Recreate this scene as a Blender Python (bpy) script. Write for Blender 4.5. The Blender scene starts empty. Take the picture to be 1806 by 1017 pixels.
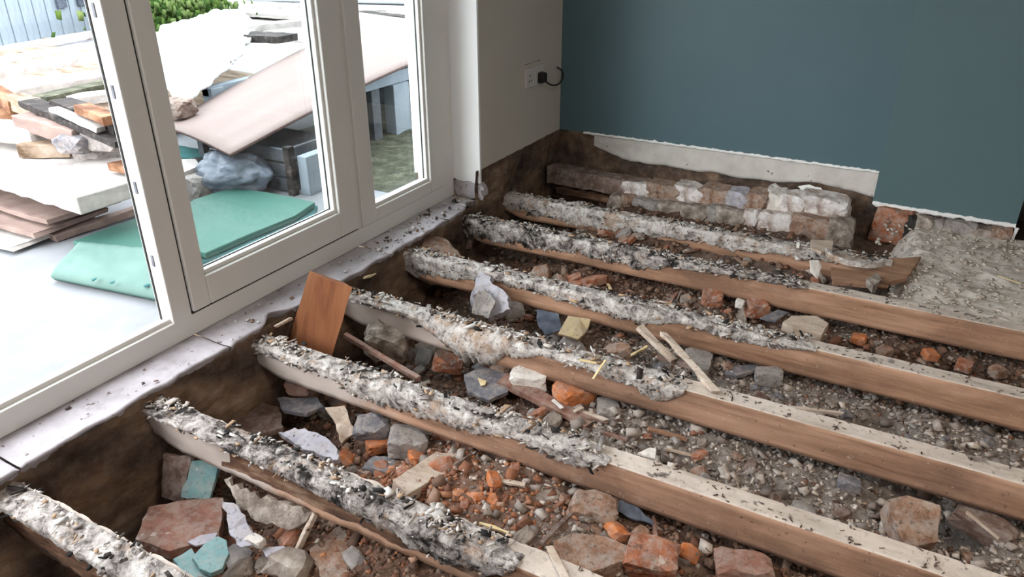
import bpy, bmesh, math, random
import numpy as np
from mathutils import Vector, Matrix, noise as MN

scene = bpy.context.scene
COL = scene.collection

# ------------------------------------------------------------------ camera
IW, IH = 1806, 1017
YAW, PITCH, ROLL, FOC = -0.5045, -0.4604, -0.0018, 1324.7
CAM = Vector((1.6907, -1.1429, 1.205))
fwd = Vector((math.cos(PITCH)*math.sin(YAW), math.cos(PITCH)*math.cos(YAW), math.sin(PITCH)))
r0 = Vector((math.cos(YAW), -math.sin(YAW), 0)); u0 = r0.cross(fwd)
RV = math.cos(ROLL)*r0 + math.sin(ROLL)*u0
UV = -math.sin(ROLL)*r0 + math.cos(ROLL)*u0
cd = bpy.data.cameras.new('camera'); cam = bpy.data.objects.new('camera', cd); COL.objects.link(cam)
cam.matrix_world = Matrix(((RV.x, UV.x, -fwd.x, CAM.x), (RV.y, UV.y, -fwd.y, CAM.y), (RV.z, UV.z, -fwd.z, CAM.z), (0, 0, 0, 1)))
cd.sensor_width = 36; cd.lens = FOC/IW*36; cd.clip_start = 0.02; cd.clip_end = 200
scene.camera = cam

# ------------------------------------------------------------------ world, exposure
SKY = 6.6
world = bpy.data.worlds.new('overcast_sky'); scene.world = world; world.use_nodes = True
wn = world.node_tree.nodes['Background']; wn.inputs[0].default_value = (0.91, 0.95, 1.0, 1); wn.inputs[1].default_value = SKY
vs = scene.view_settings
vs.view_transform = 'Standard'; vs.look = 'None'; vs.gamma = 1; vs.use_curve_mapping = False; vs.exposure = 0.0
scene.cycles.max_bounces = 10; scene.cycles.diffuse_bounces = 6; scene.cycles.transparent_max_bounces = 12
sd = bpy.data.lights.new('hazy_sun', 'SUN'); sd.energy = 2.0; sd.angle = math.radians(32); sd.color = (1.0, 0.98, 0.96)
so_ = bpy.data.objects.new('hazy_sun', sd); COL.objects.link(so_); so_.location = (-4, -6, 6)
so_.rotation_euler = Vector((0.35, 0.85, -0.42)).to_track_quat('-Z', 'Y').to_euler()
# added warm fill light under the ceiling, not a known lamp of the room
ld = bpy.data.lights.new('room_fill_light', 'AREA'); ld.shape = 'DISK'; ld.size = 0.6; ld.energy = 34; ld.color = (1.0, 0.86, 0.72)
lo = bpy.data.objects.new('room_fill_light', ld); COL.objects.link(lo); lo.location = (2.5, -0.7, 2.28)

def P(px, py, z=None, y=None, x=None):
    """world point seen at a photo pixel, on a plane of given height (or y, or x)"""
    d = fwd + RV*((px-IW/2)/FOC) - UV*((py-IH/2)/FOC)
    ax, v = (2, z) if z is not None else ((1, y) if y is not None else (0, x))
    return CAM + d*((v-CAM[ax])/d[ax])

# ------------------------------------------------------------------ materials
def new_mat(name):
    m = bpy.data.materials.new(name); m.use_nodes = True
    nt = m.node_tree; b = nt.nodes['Principled BSDF']
    return m, nt, b
def c4(c): return (c[0], c[1], c[2], 1)
def ramp(nt, fac, stops, interp='LINEAR'):
    r = nt.nodes.new('ShaderNodeValToRGB'); r.color_ramp.interpolation = interp
    e = r.color_ramp.elements
    while len(e) < len(stops): e.new(0.5)
    for i, (p, c) in enumerate(stops): e[i].position = p; e[i].color = c4(c)
    nt.links.new(fac, r.inputs[0]); return r.outputs[0]
def tex(nt, scale, detail=6, rough=0.6, vec=None, stretch=None, off=0.0, dist=0.0):
    tc = nt.nodes.new('ShaderNodeTexCoord'); mp = nt.nodes.new('ShaderNodeMapping')
    nt.links.new(tc.outputs['Object'], mp.inputs[0])
    if stretch: mp.inputs['Scale'].default_value = stretch
    mp.inputs['Location'].default_value = (off, off*0.7, off*1.3)
    n = nt.nodes.new('ShaderNodeTexNoise'); n.inputs['Scale'].default_value = scale
    n.inputs['Detail'].default_value = detail; n.inputs['Roughness'].default_value = rough; n.inputs['Distortion'].default_value = dist
    nt.links.new(mp.outputs[0], n.inputs['Vector']); return n.outputs[0]
def mixc(nt, fac, a, b, mode='MIX'):
    m = nt.nodes.new('ShaderNodeMix'); m.data_type = 'RGBA'; m.blend_type = mode
    for s, v in ((0, fac), (6, a), (7, b)):
        if isinstance(v, (int, float)): m.inputs[s].default_value = v
        elif isinstance(v, tuple): m.inputs[s].default_value = c4(v)
        else: nt.links.new(v, m.inputs[s])
    return m.outputs[2]
def bump(nt, b, h, strength=0.5, dist=0.004):
    n = nt.nodes.new('ShaderNodeBump'); n.inputs['Strength'].default_value = strength; n.inputs['Distance'].default_value = dist
    nt.links.new(h, n.inputs['Height']); nt.links.new(n.outputs[0], b.inputs['Normal'])
def rough_mat(name, stops, scale=30, detail=6, rough=0.85, bs=0.5, bd=0.003, stretch=None, speck=None, off=0.0, spec=0.3, dust=0.0):
    m, nt, b = new_mat(name)
    t = tex(nt, scale, detail, 0.62, stretch=stretch, off=off)
    c = ramp(nt, t, stops)
    if speck:
        t2 = tex(nt, speck[0], 3, 0.6, off=off+3.1)
        f = ramp(nt, t2, [(speck[1], (0, 0, 0)), (speck[1]+0.03, (1, 1, 1))])
        c = mixc(nt, f, c, speck[2])
    if dust:
        c = mixc(nt, ramp(nt, tex(nt, 26, 9, 0.72, off=off+7), [(0.44, (0, 0, 0)), (0.60, (dust,)*3)]), c, (0.40, 0.35, 0.31))
        c = mixc(nt, ramp(nt, tex(nt, 60, 5, 0.7, off=off+4), [(0.56, (0, 0, 0)), (0.64, (dust,)*3)]), c, (0.07, 0.05, 0.04))
    nt.links.new(c, b.inputs['Base Color']); b.inputs['Roughness'].default_value = rough
    b.inputs['Specular IOR Level'].default_value = spec
    if bs: bump(nt, b, tex(nt, scale*2.5, 5, 0.65, stretch=stretch, off=off), bs, bd)
    return m
M = {}
# timber of the joists: brown sides and pale sawn top, lime-whitened towards the wet end (x small)
def timber_mat(name, dark, mid, light, lime_len):
    m, nt, b = new_mat(name)
    g = tex(nt, 22, 8, 0.65, stretch=(0.12, 1, 1.6))
    c = ramp(nt, g, [(0.3, dark), (0.52, mid), (0.72, light)])
    blot = tex(nt, 5, 7, 0.65, stretch=(0.6, 1, 1), off=2)
    c = mixc(nt, ramp(nt, blot, [(0.47, (0, 0, 0)), (0.66, (0.8,)*3)]), c, tuple(v*0.42 for v in mid))
    st = tex(nt, 75, 3, 0.6, off=5)
    c = mixc(nt, ramp(nt, st, [(0.66, (0, 0, 0)), (0.72, (0.7,)*3)]), c, (0.05, 0.035, 0.03))
    st = tex(nt, 90, 3, 0.6, off=8)
    c = mixc(nt, ramp(nt, st, [(0.68, (0, 0, 0)), (0.73, (0.6,)*3)]), c, (0.6, 0.52, 0.45))
    if lime_len > 0:
        tc = nt.nodes.new('ShaderNodeTexCoord'); sx = nt.nodes.new('ShaderNodeSeparateXYZ'); nt.links.new(tc.outputs['Object'], sx.inputs[0])
        mr = nt.nodes.new('ShaderNodeMapRange'); nt.links.new(sx.outputs[0], mr.inputs[0])
        mr.inputs[1].default_value = lime_len*0.4; mr.inputs[2].default_value = lime_len*1.4; mr.inputs[3].default_value = 1.0; mr.inputs[4].default_value = 0.0
        n = tex(nt, 14, 6, 0.6, off=1)
        ad = nt.nodes.new('ShaderNodeMath'); ad.operation = 'ADD'; nt.links.new(mr.outputs[0], ad.inputs[0]); nt.links.new(n, ad.inputs[1])
        f = ramp(nt, ad.outputs[0], [(0.62, (0, 0, 0)), (0.98, (0.82,)*3)])
        c = mixc(nt, f, c, (0.50, 0.44, 0.40))
    nt.links.new(c, b.inputs['Base Color']); b.inputs['Roughness'].default_value = 0.85; b.inputs['Specular IOR Level'].default_value = 0.25
    bump(nt, b, g, 0.35, 0.003)
    return m
M['side'] = timber_mat('brown_joist_side', (0.20, 0.105, 0.062), (0.43, 0.25, 0.16), (0.55, 0.345, 0.24), 0.0)
M['side_lime'] = timber_mat('brown_joist_side_limed', (0.19, 0.105, 0.065), (0.40, 0.235, 0.155), (0.52, 0.33, 0.23), 0.42)
M['top'] = rough_mat('pale_joist_top', [(0.3, (0.40, 0.33, 0.27)), (0.5, (0.60, 0.52, 0.45)), (0.7, (0.68, 0.60, 0.53))], 18, 7, stretch=(0.25, 1, 1), speck=(13, 0.63, (0.20, 0.165, 0.145)), dust=.35)
M['rot'] = rough_mat('dark_rotten_wood', [(0.35, (0.03, 0.017, 0.012)), (0.55, (0.14, 0.07, 0.04)), (0.7, (0.36, 0.24, 0.16))], 30, 8, stretch=(0.2, 1, 1), bs=0.9, bd=0.008)
def crust_mat(name, shift=0.0, warm=0.0):
    m, nt, b = new_mat(name)
    t = tex(nt, 20, 12, 0.74, dist=0.5, off=shift*10)
    c = ramp(nt, t, [(0.36+shift, (0.02, 0.018, 0.017)), (0.41+shift, (0.17, 0.15, 0.14)), (0.46+shift, (0.38, 0.34, 0.315)), (0.54+shift, (0.62, 0.57, 0.53)), (0.66, (0.82, 0.79, 0.755))])
    t2 = tex(nt, 13, 9, 0.72, off=4+shift*30)
    c = mixc(nt, ramp(nt, t2, [(0.56-warm, (0, 0, 0)), (0.66-warm, (0.75,)*3)]), c, (0.42, 0.275, 0.18))
    t3 = tex(nt, 80, 5, 0.75, off=9)
    c = mixc(nt, ramp(nt, t3, [(0.57, (0, 0, 0)), (0.63, (0.85,)*3)]), c, (0.05, 0.04, 0.035))
    nt.links.new(c, b.inputs['Base Color']); b.inputs['Roughness'].default_value = 0.9; b.inputs['Specular IOR Level'].default_value = 0.2
    bump(nt, b, tex(nt, 85, 8, 0.7), 1.0, 0.008)
    return m
M['crust'] = crust_mat('white_fungus_crust'); M['crust_grey'] = crust_mat('grey_fungus_crust', 0.055); M['crust_warm'] = crust_mat('cream_fungus_crust', -0.03, 0.05)
def attr_mat(name, rough=0.9, scale=60, bs=0.6, bd=0.003, amt=0.5):
    m, nt, b = new_mat(name)
    a = nt.nodes.new('ShaderNodeAttribute'); a.attribute_name = 'Col'
    t = ramp(nt, tex(nt, scale, 7, 0.7), [(0.3, (1-amt,)*3), (0.7, (1+amt*0.0+0.0,)*3)])
    nt.links.new(mixc(nt, 1.0, a.outputs[0], t, 'MULTIPLY'), b.inputs['Base Color'])
    b.inputs['Roughness'].default_value = rough; b.inputs['Specular IOR Level'].default_value = 0.2
    bump(nt, b, tex(nt, scale*1.6, 6, 0.7), bs, bd); return m
M['earth'] = attr_mat('loose_rubble_earth', scale=45, bs=1.0, bd=0.01, amt=0.65)
M['chips'] = attr_mat('loose_chips', scale=120, bs=0.3, amt=0.25)
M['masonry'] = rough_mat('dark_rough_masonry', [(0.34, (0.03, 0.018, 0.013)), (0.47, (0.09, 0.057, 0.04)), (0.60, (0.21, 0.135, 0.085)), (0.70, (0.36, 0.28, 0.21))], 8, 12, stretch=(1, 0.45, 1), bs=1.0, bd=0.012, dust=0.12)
M['sillplaster'] = rough_mat('bare_sill_plaster', [(0.25, (0.30, 0.275, 0.285)), (0.5, (0.46, 0.43, 0.455)), (0.75, (0.56, 0.53, 0.56))], 10, 8, bs=0.7, bd=0.004, speck=(38, 0.66, (0.16, 0.13, 0.12)))
M['cream'] = rough_mat('cream_wall_paint', [(0.3, (0.56, 0.52, 0.46)), (0.7, (0.60, 0.56, 0.50))], 3, 4, rough=0.6, bs=0.15, bd=0.001)
M['white'] = rough_mat('white_reveal_paint', [(0.3, (0.90, 0.90, 0.90)), (0.7, (0.92, 0.92, 0.92))], 3, 4, rough=0.6, bs=0.1, bd=0.001)
M['blue'] = rough_mat('teal_wall_paint', [(0.3, (0.080, 0.138, 0.158)), (0.7, (0.088, 0.147, 0.167))], 2.5, 4, rough=0.45, bs=0.12, bd=0.001, spec=0.4)
M['blue2'] = rough_mat('teal_wall_paint_boxing', [(0.3, (0.085, 0.142, 0.153)), (0.7, (0.092, 0.151, 0.161))], 2.5, 4, rough=0.45, bs=0.12, bd=0.001, spec=0.4)
M['skirtband'] = rough_mat('bare_plaster_band', [(0.3, (0.50, 0.47, 0.43)), (0.6, (0.62, 0.59, 0.55))], 12, 7, bs=0.5, bd=0.003, speck=(30, 0.68, (0.2, 0.15, 0.12)))
M['torn'] = rough_mat('torn_white_paint_edge', [(0.3, (0.78, 0.77, 0.75)), (0.7, (0.86, 0.86, 0.85))], 40, 5)
M['upvc'] = rough_mat('white_plastic_frame', [(0.3, (0.68, 0.665, 0.63)), (0.7, (0.72, 0.705, 0.67))], 6, 4, rough=0.35, bs=0.0, spec=0.5)
M['gasket'] = rough_mat('black_rubber_gasket', [(0.3, (0.02,)*3), (0.7, (0.04,)*3)], 20, 3, rough=0.6, bs=0)
M['steel'] = rough_mat('dull_steel_hardware', [(0.3, (0.10, 0.11, 0.13)), (0.7, (0.22, 0.23, 0.26))], 30, 3, rough=0.4, bs=0)
M['socket'] = rough_mat('white_socket_plastic', [(0.3, (0.60, 0.57, 0.56)), (0.7, (0.64, 0.61, 0.60))], 10, 3, rough=0.35, bs=0)
M['black'] = rough_mat('black_plastic', [(0.3, (0.012,)*3), (0.7, (0.02,)*3)], 10, 3, rough=0.4, bs=0)
M['soot'] = rough_mat('sooty_dark_opening', [(0.3, (0.02, 0.018, 0.016)), (0.7, (0.05, 0.045, 0.04))], 9, 5)
M['concrete'] = rough_mat('dusty_concrete', [(0.3, (0.42, 0.375, 0.33)), (0.5, (0.62, 0.56, 0.50)), (0.7, (0.74, 0.69, 0.62))], 16, 10, bs=0.7, bd=0.005, speck=(45, 0.66, (0.2, 0.17, 0.15)))
M['brick'] = rough_mat('red_brick', [(0.3, (0.17, 0.065, 0.035)), (0.5, (0.36, 0.13, 0.065)), (0.72, (0.48, 0.22, 0.13))], 22, 8, bs=0.9, bd=0.006, speck=(26, 0.62, (0.45, 0.36, 0.29)), dust=0.6)
M['brick_orange'] = rough_mat('orange_soft_brick', [(0.3, (0.34, 0.10, 0.03)), (0.55, (0.58, 0.19, 0.06)), (0.75, (0.62, 0.27, 0.12))], 20, 8, bs=0.9, bd=0.006, dust=0.45)
M['brick_dusty'] = rough_mat('dusty_brown_brick', [(0.3, (0.13, 0.07, 0.045)), (0.5, (0.30, 0.17, 0.11)), (0.72, (0.46, 0.35, 0.28))], 16, 9, bs=1.0, bd=0.007, dust=0.7)
M['limed'] = rough_mat('lime_coated_brick', [(0.28, (0.16, 0.10, 0.08)), (0.42, (0.45, 0.37, 0.33)), (0.55, (0.72, 0.68, 0.66)), (0.75, (0.80, 0.78, 0.78))], 16, 9, bs=1.0, bd=0.007, speck=(40, 0.66, (0.10, 0.08, 0.07)))
M['mortar'] = rough_mat('crumbling_lime_mortar', [(0.3, (0.10, 0.075, 0.06)), (0.5, (0.30, 0.25, 0.21)), (0.7, (0.60, 0.54, 0.48))], 22, 9, bs=1.0, bd=0.008)
M['slate'] = rough_mat('blue_grey_slate', [(0.3, (0.09, 0.09, 0.105)), (0.7, (0.19, 0.19, 0.215))], 14, 7, rough=0.7, bs=0.5, dust=0.6)
M['stone_grey'] = rough_mat('grey_stone', [(0.3, (0.15, 0.13, 0.12)), (0.5, (0.27, 0.25, 0.24)), (0.7, (0.40, 0.38, 0.37))], 18, 8, bs=0.8, dust=0.6)
M['stone_white'] = rough_mat('white_chalky_stone', [(0.3, (0.55, 0.50, 0.44)), (0.6, (0.78, 0.75, 0.71))], 18, 7, bs=0.7, dust=0.35)
M['stone_lilac'] = rough_mat('pale_lilac_plaster_lump', [(0.3, (0.30, 0.29, 0.33)), (0.6, (0.47, 0.46, 0.52))], 14, 7, bs=0.8, speck=(40, 0.66, (0.1, 0.08, 0.08)), dust=0.5)
M['wood_pale'] = rough_mat('pale_dusty_wood', [(0.3, (0.34, 0.25, 0.18)), (0.5, (0.55, 0.44, 0.35)), (0.7, (0.66, 0.57, 0.48))], 26, 8, stretch=(0.4, 1, 1), speck=(50, 0.66, (0.12, 0.08, 0.06)), dust=0.35)
M['wood_orange'] = rough_mat('orange_brown_board', [(0.3, (0.11, 0.035, 0.012)), (0.5, (0.17, 0.06, 0.022)), (0.72, (0.21, 0.085, 0.034))], 9, 6, stretch=(2.5, 1, 0.4), bs=0.2)
M['wood_dark'] = rough_mat('dark_damp_board', [(0.3, (0.07, 0.042, 0.032)), (0.5, (0.16, 0.10, 0.08)), (0.72, (0.25, 0.18, 0.15))], 14, 7, stretch=(0.4, 1, 1), bs=0.5, dust=0.5)
M['wood_redbrown'] = rough_mat('red_brown_board', [(0.3, (0.13, 0.06, 0.042)), (0.5, (0.25, 0.12, 0.085)), (0.72, (0.36, 0.22, 0.17))], 14, 7, stretch=(0.5, 1, 1), bs=0.4, speck=(20, 0.66, (0.42, 0.33, 0.28)), dust=0.45)
M['khaki'] = rough_mat('khaki_board', [(0.3, (0.34, 0.26, 0.14)), (0.7, (0.48, 0.38, 0.22))], 12, 5, bs=0.3, dust=0.4)
M['mint'] = rough_mat('mint_green_board', [(0.3, (0.034, 0.115, 0.090)), (0.7, (0.046, 0.140, 0.108))], 5, 5, rough=0.6, bs=0.2, spec=0.35)
M['mint_in'] = rough_mat('dusty_blue_green_board', [(0.3, (0.13, 0.25, 0.26)), (0.7, (0.22, 0.38, 0.38))], 16, 6, rough=0.7, bs=0.3, speck=(14, 0.66, (0.5, 0.55, 0.56)), dust=0.35)
M['mint_edge'] = rough_mat('dark_green_board_edge', [(0.3, (0.02, 0.10, 0.10)), (0.7, (0.03, 0.13, 0.13))], 9, 4)
M['plastic_blue'] = rough_mat('black_blue_plastic', [(0.3, (0.03, 0.035, 0.05)), (0.7, (0.12, 0.14, 0.18))], 22, 5, rough=0.4)
M['yellow'] = rough_mat('fresh_yellow_splinter', [(0.3, (0.60, 0.45, 0.22)), (0.7, (0.75, 0.62, 0.38))], 20, 4)
M['patio'] = rough_mat('pale_concrete_patio', [(0.3, (0.19, 0.20, 0.215)), (0.6, (0.245, 0.255, 0.27))], 4, 8, bs=0.3, speck=(22, 0.70, (0.24, 0.25, 0.27)))
M['ply'] = rough_mat('pink_brown_plywood', [(0.3, (0.21, 0.155, 0.14)), (0.7, (0.245, 0.19, 0.172))], 4, 6, stretch=(1, 0.15, 1), bs=0.15, rough=0.7)
M['ply_edge'] = rough_mat('dark_plywood_edge', [(0.3, (0.08, 0.05, 0.045)), (0.7, (0.16, 0.10, 0.09))], 40, 4)
M['plank_white'] = rough_mat('weathered_white_plank', [(0.28, (0.15, 0.13, 0.12)), (0.40, (0.36, 0.33, 0.31)), (0.7, (0.50, 0.47, 0.44))], 12, 8, stretch=(0.35, 1, 1), bs=0.4)
M['plank_tan'] = rough_mat('tan_plank', [(0.35, (0.10, 0.06, 0.035)), (0.5, (0.26, 0.19, 0.13)), (0.7, (0.40, 0.34, 0.28))], 12, 7, stretch=(0.3, 1, 1), bs=0.3)
M['plank_brown'] = rough_mat('brown_laminate', [(0.3, (0.17, 0.115, 0.10)), (0.7, (0.32, 0.235, 0.20))], 12, 7, stretch=(0.4, 1, 1), bs=0.3)
M['plank_orange'] = rough_mat('orange_split_wood', [(0.35, (0.06, 0.02, 0.008)), (0.5, (0.17, 0.07, 0.03)), (0.7, (0.36, 0.22, 0.13))], 12, 7, stretch=(0.5, 1, 1), bs=0.6)
M['char'] = rough_mat('black_rotten_wood', [(0.3, (0.008,)*3), (0.55, (0.035, 0.028, 0.025)), (0.75, (0.15, 0.13, 0.12))], 20, 7, bs=0.8)
M['bag'] = rough_mat('white_sack_plastic', [(0.3, (0.62, 0.65, 0.66)), (0.7, (0.72, 0.74, 0.74))], 5, 6, rough=0.5, bs=0.5, bd=0.01)
M['bag_print'] = rough_mat('pale_mint_sack_print', [(0.45, (0.22, 0.31, 0.31)), (0.6, (0.33, 0.38, 0.38))], 12, 6, rough=0.5)
M['bag_grey'] = rough_mat('grey_bin_bag', [(0.3, (0.09, 0.11, 0.14)), (0.7, (0.20, 0.23, 0.28))], 10, 6, rough=0.35, bs=0.6, bd=0.01)
M['grey_metal'] = rough_mat('blue_grey_painted_frame', [(0.3, (0.20, 0.24, 0.28)), (0.7, (0.28, 0.32, 0.36))], 6, 4, bs=0.1)
M['grey_slat'] = rough_mat('grey_weathered_slat', [(0.3, (0.05, 0.055, 0.065)), (0.7, (0.12, 0.13, 0.145))], 12, 7, stretch=(1, 0.3, 1), bs=0.5)
M['shed'] = rough_mat('pale_blue_shed_boards', [(0.3, (0.20, 0.25, 0.29)), (0.7, (0.30, 0.35, 0.39))], 4, 6, bs=0.3)
M['grass'] = rough_mat('garden_grass', [(0.3, (0.02, 0.045, 0.008)), (0.6, (0.07, 0.12, 0.02)), (0.8, (0.14, 0.19, 0.06))], 30, 6, bs=1.0, bd=0.01)
M['moss'] = rough_mat('mossy_gravel', [(0.3, (0.02, 0.022, 0.012)), (0.5, (0.055, 0.06, 0.035)), (0.7, (0.13, 0.13, 0.09))], 14, 9, bs=1.0, bd=0.012)
M['room'] = rough_mat('plain_room_wall', [(0.3, (0.30, 0.26, 0.22)), (0.7, (0.33, 0.29, 0.25))], 2, 3, bs=0)
M['ceiling'] = rough_mat('white_ceiling_paint', [(0.3, (0.74, 0.74, 0.73)), (0.7, (0.78, 0.78, 0.77))], 2, 3, bs=0)
m, nt, b = new_mat('clear_glass')
for n in list(nt.nodes):
    if n.type != 'OUTPUT_MATERIAL': nt.nodes.remove(n)
out = nt.nodes[0]
tr = nt.nodes.new('ShaderNodeBsdfTransparent'); tr.inputs[0].default_value = (0.90, 0.93, 0.93, 1)
gl = nt.nodes.new('ShaderNodeBsdfGlossy'); gl.inputs['Roughness'].default_value = 0.02
lw = nt.nodes.new('ShaderNodeLayerWeight'); lw.inputs[0].default_value = 0.5
fr = nt.nodes.new('ShaderNodeValToRGB'); nt.links.new(lw.outputs['Facing'], fr.inputs[0])
for i_, (p_, v_) in enumerate(((0.0, 0.03), (1.0, 0.9))): fr.color_ramp.elements[i_].position = p_; fr.color_ramp.elements[i_].color = (v_, v_, v_, 1)
e_ = fr.color_ramp.elements.new(0.55); e_.color = (0.05, 0.05, 0.05, 1)
e_ = fr.color_ramp.elements.new(0.8); e_.color = (0.16, 0.16, 0.16, 1)
mx = nt.nodes.new('ShaderNodeMixShader'); nt.links.new(fr.outputs[0], mx.inputs[0]); nt.links.new(tr.outputs[0], mx.inputs[1]); nt.links.new(gl.outputs[0], mx.inputs[2]); nt.links.new(mx.outputs[0], out.inputs[0])
M['glass'] = m

# ------------------------------------------------------------------ helpers
def tag(o, label=None, cat=None, group=None, kind=None):
    if label: o['label'] = label
    if cat: o['category'] = cat
    if group: o['group'] = group
    if kind: o['kind'] = kind
    return o
def link(name, me, parent=None, mats=()):
    o = bpy.data.objects.new(name, me); COL.objects.link(o)
    for mm in mats: me.materials.append(M[mm])
    if parent: o.parent = parent; o.matrix_parent_inverse = parent.matrix_world.inverted()
    return o
def empty(name, loc=(0, 0, 0)):
    o = bpy.data.objects.new(name, None); COL.objects.link(o); o.location = loc; o.empty_display_size = 0.1
    o.matrix_world = Matrix.Translation(Vector(loc)); return o
def bm_obj(name, bm, mats, parent=None, smooth=False, bevel=0, loc=None):
    me = bpy.data.meshes.new(name)
    if loc is not None: bmesh.ops.translate(bm, verts=bm.verts, vec=-Vector(loc))
    bmesh.ops.recalc_face_normals(bm, faces=bm.faces)
    bm.to_mesh(me); bm.free()
    if smooth:
        for p in me.polygons: p.use_smooth = True
    o = link(name, me, None, [mats] if isinstance(mats, str) else mats)
    if loc is not None: o.location = loc; o.matrix_world = Matrix.Translation(Vector(loc))
    if parent: o.parent = parent; o.matrix_parent_inverse = parent.matrix_world.inverted()
    if bevel:
        mo = o.modifiers.new('bevel', 'BEVEL'); mo.width = bevel; mo.segments = 2; mo.limit_method = 'ANGLE'
    return o
def box(name, lo, hi, mats, parent=None, bevel=0.0):
    bm = bmesh.new(); vs_ = [bm.verts.new((x, y, z)) for x in (lo[0], hi[0]) for y in (lo[1], hi[1]) for z in (lo[2], hi[2])]
    for f in ((0, 1, 3, 2), (4, 6, 7, 5), (0, 4, 5, 1), (2, 3, 7, 6), (0, 2, 6, 4), (1, 5, 7, 3)): bm.faces.new([vs_[i] for i in f])
    return bm_obj(name, bm, mats, parent, bevel=bevel)
def frag(name, pts, thick, mats, seed=0, jit=0.004, seg=0.03, parent=None, bevel=0.002, loc=True):
    """broken board or slab: polygon of 3-D points with ragged sides, extruded away from the camera side"""
    rnd = random.Random(seed); pts = [Vector(p) for p in pts]
    n = Vector()
    for i in range(len(pts)):
        a, b_ = pts[i], pts[(i+1) % len(pts)]; n += a.cross(b_)
    n.normalize()
    c = sum(pts, Vector())/len(pts)
    if n.dot(CAM-c) < 0: n = -n
    ring = []
    for i in range(len(pts)):
        a, b_ = pts[i], pts[(i+1) % len(pts)]; L = (b_-a).length; k = max(1, int(L/seg))
        side = (b_-a).normalized().cross(n)
        for j in range(k):
            p = a.lerp(b_, j/k)
            if j: p = p + side*rnd.uniform(-jit, jit)
            ring.append(p)
    bm = bmesh.new()
    top = [bm.verts.new(p + n*rnd.uniform(-jit, jit)*0.3) for p in ring]
    bot = [bm.verts.new(p - n*thick + Vector((rnd.uniform(-jit, jit), rnd.uniform(-jit, jit), rnd.uniform(-jit, jit)))*0.8) for p in ring]
    bm.faces.new(top); bm.faces.new(bot[::-1])
    for i in range(len(ring)):
        j = (i+1) % len(ring); bm.faces.new((top[i], bot[i], bot[j], top[j]))
    bmesh.ops.triangulate(bm, faces=[f for f in bm.faces if len(f.verts) > 4])
    return bm_obj(name, bm, mats, parent, bevel=bevel, loc=c if loc else None)
def bar(name, p0, p1, w, h, mats, seed=0, jit=0.003, seg=0.06, parent=None, bevel=0.0015, up=Vector((0, 0, 1)), taper=(1, 1)):
    """stick or plank between two points, slightly uneven, ends broken at an angle"""
    rnd = random.Random(seed); p0 = Vector(p0); p1 = Vector(p1); d = (p1-p0); L = d.length; d.normalize()
    s = d.cross(up); s = s.normalized() if s.length > 1e-4 else Vector((1, 0, 0)); u = s.cross(d).normalized()
    n = max(2, int(L/seg)); n = min(n, 40); bm = bmesh.new(); rings = []
    for i in range(n+1):
        t = i/n; k = taper[0]*(1-t)+taper[1]*t; rg = []
        for (a, b_) in ((-1, -1), (1, -1), (1, 1), (-1, 1)):
            p = p0.lerp(p1, t) + s*(a*w/2*k) + u*(b_*h/2*k)
            p += s*rnd.uniform(-jit, jit) + u*rnd.uniform(-jit, jit)
            if i in (0, n): p += d*rnd.uniform(-jit, jit)*3
            rg.append(bm.verts.new(p))
        rings.append(rg)
    for i in range(n):
        for j in range(4): bm.faces.new((rings[i][j], rings[i+1][j], rings[i+1][(j+1) % 4], rings[i][(j+1) % 4]))
    bm.faces.new(rings[0][::-1]); bm.faces.new(rings[-1])
    return bm_obj(name, bm, mats, parent, bevel=bevel, loc=(p0+p1)/2)
def lump_mesh(size, mats, seed, boxy=0.7, sub=3, ncut=7, nz=0.05, name='lump'):
    """broken block: polyhedron of box planes and random cuts, roughened"""
    rnd = random.Random(seed); pl = []
    for ax in range(3):
        for sgn in (-1, 1):
            v = Vector((0, 0, 0)); v[ax] = sgn; v += Vector((rnd.uniform(-1, 1), rnd.uniform(-1, 1), rnd.uniform(-1, 1)))*0.12
            pl.append((v.normalized(), boxy*rnd.uniform(0.92, 1.05)))
    for i in range(ncut):
        v = Vector((rnd.gauss(0, 1), rnd.gauss(0, 1), rnd.gauss(0, 1))).normalized(); pl.append((v, rnd.uniform(0.78, 1.02)))
    bm = bmesh.new(); bmesh.ops.create_icosphere(bm, subdivisions=sub, radius=1)
    off = Vector((seed*1.37 % 50, seed*2.1 % 50, 0))
    for v in bm.verts:
        d = v.co.normalized(); r = min(dd/max(n_.dot(d), 0.05) for n_, dd in pl); r = min(r, 1.35)
        r *= 1 + nz*MN.noise(d*3+off) + nz*0.6*MN.noise(d*9+off)
        v.co = Vector((d.x*size[0]/1.5*r, d.y*size[1]/1.5*r, d.z*size[2]/1.5*r))
    me = bpy.data.meshes.new(name); bm.to_mesh(me); bm.free()
    for mm in ([mats] if isinstance(mats, str) else mats): me.materials.append(M[mm])
    return me
def lump(name, c, size, mats, seed=1, rot=(0, 0, 0), **k):
    me = lump_mesh(size, mats, seed, name=name, **k); o = bpy.data.objects.new(name, me); COL.objects.link(o)
    o.location = c; o.rotation_euler = rot; return o
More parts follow.
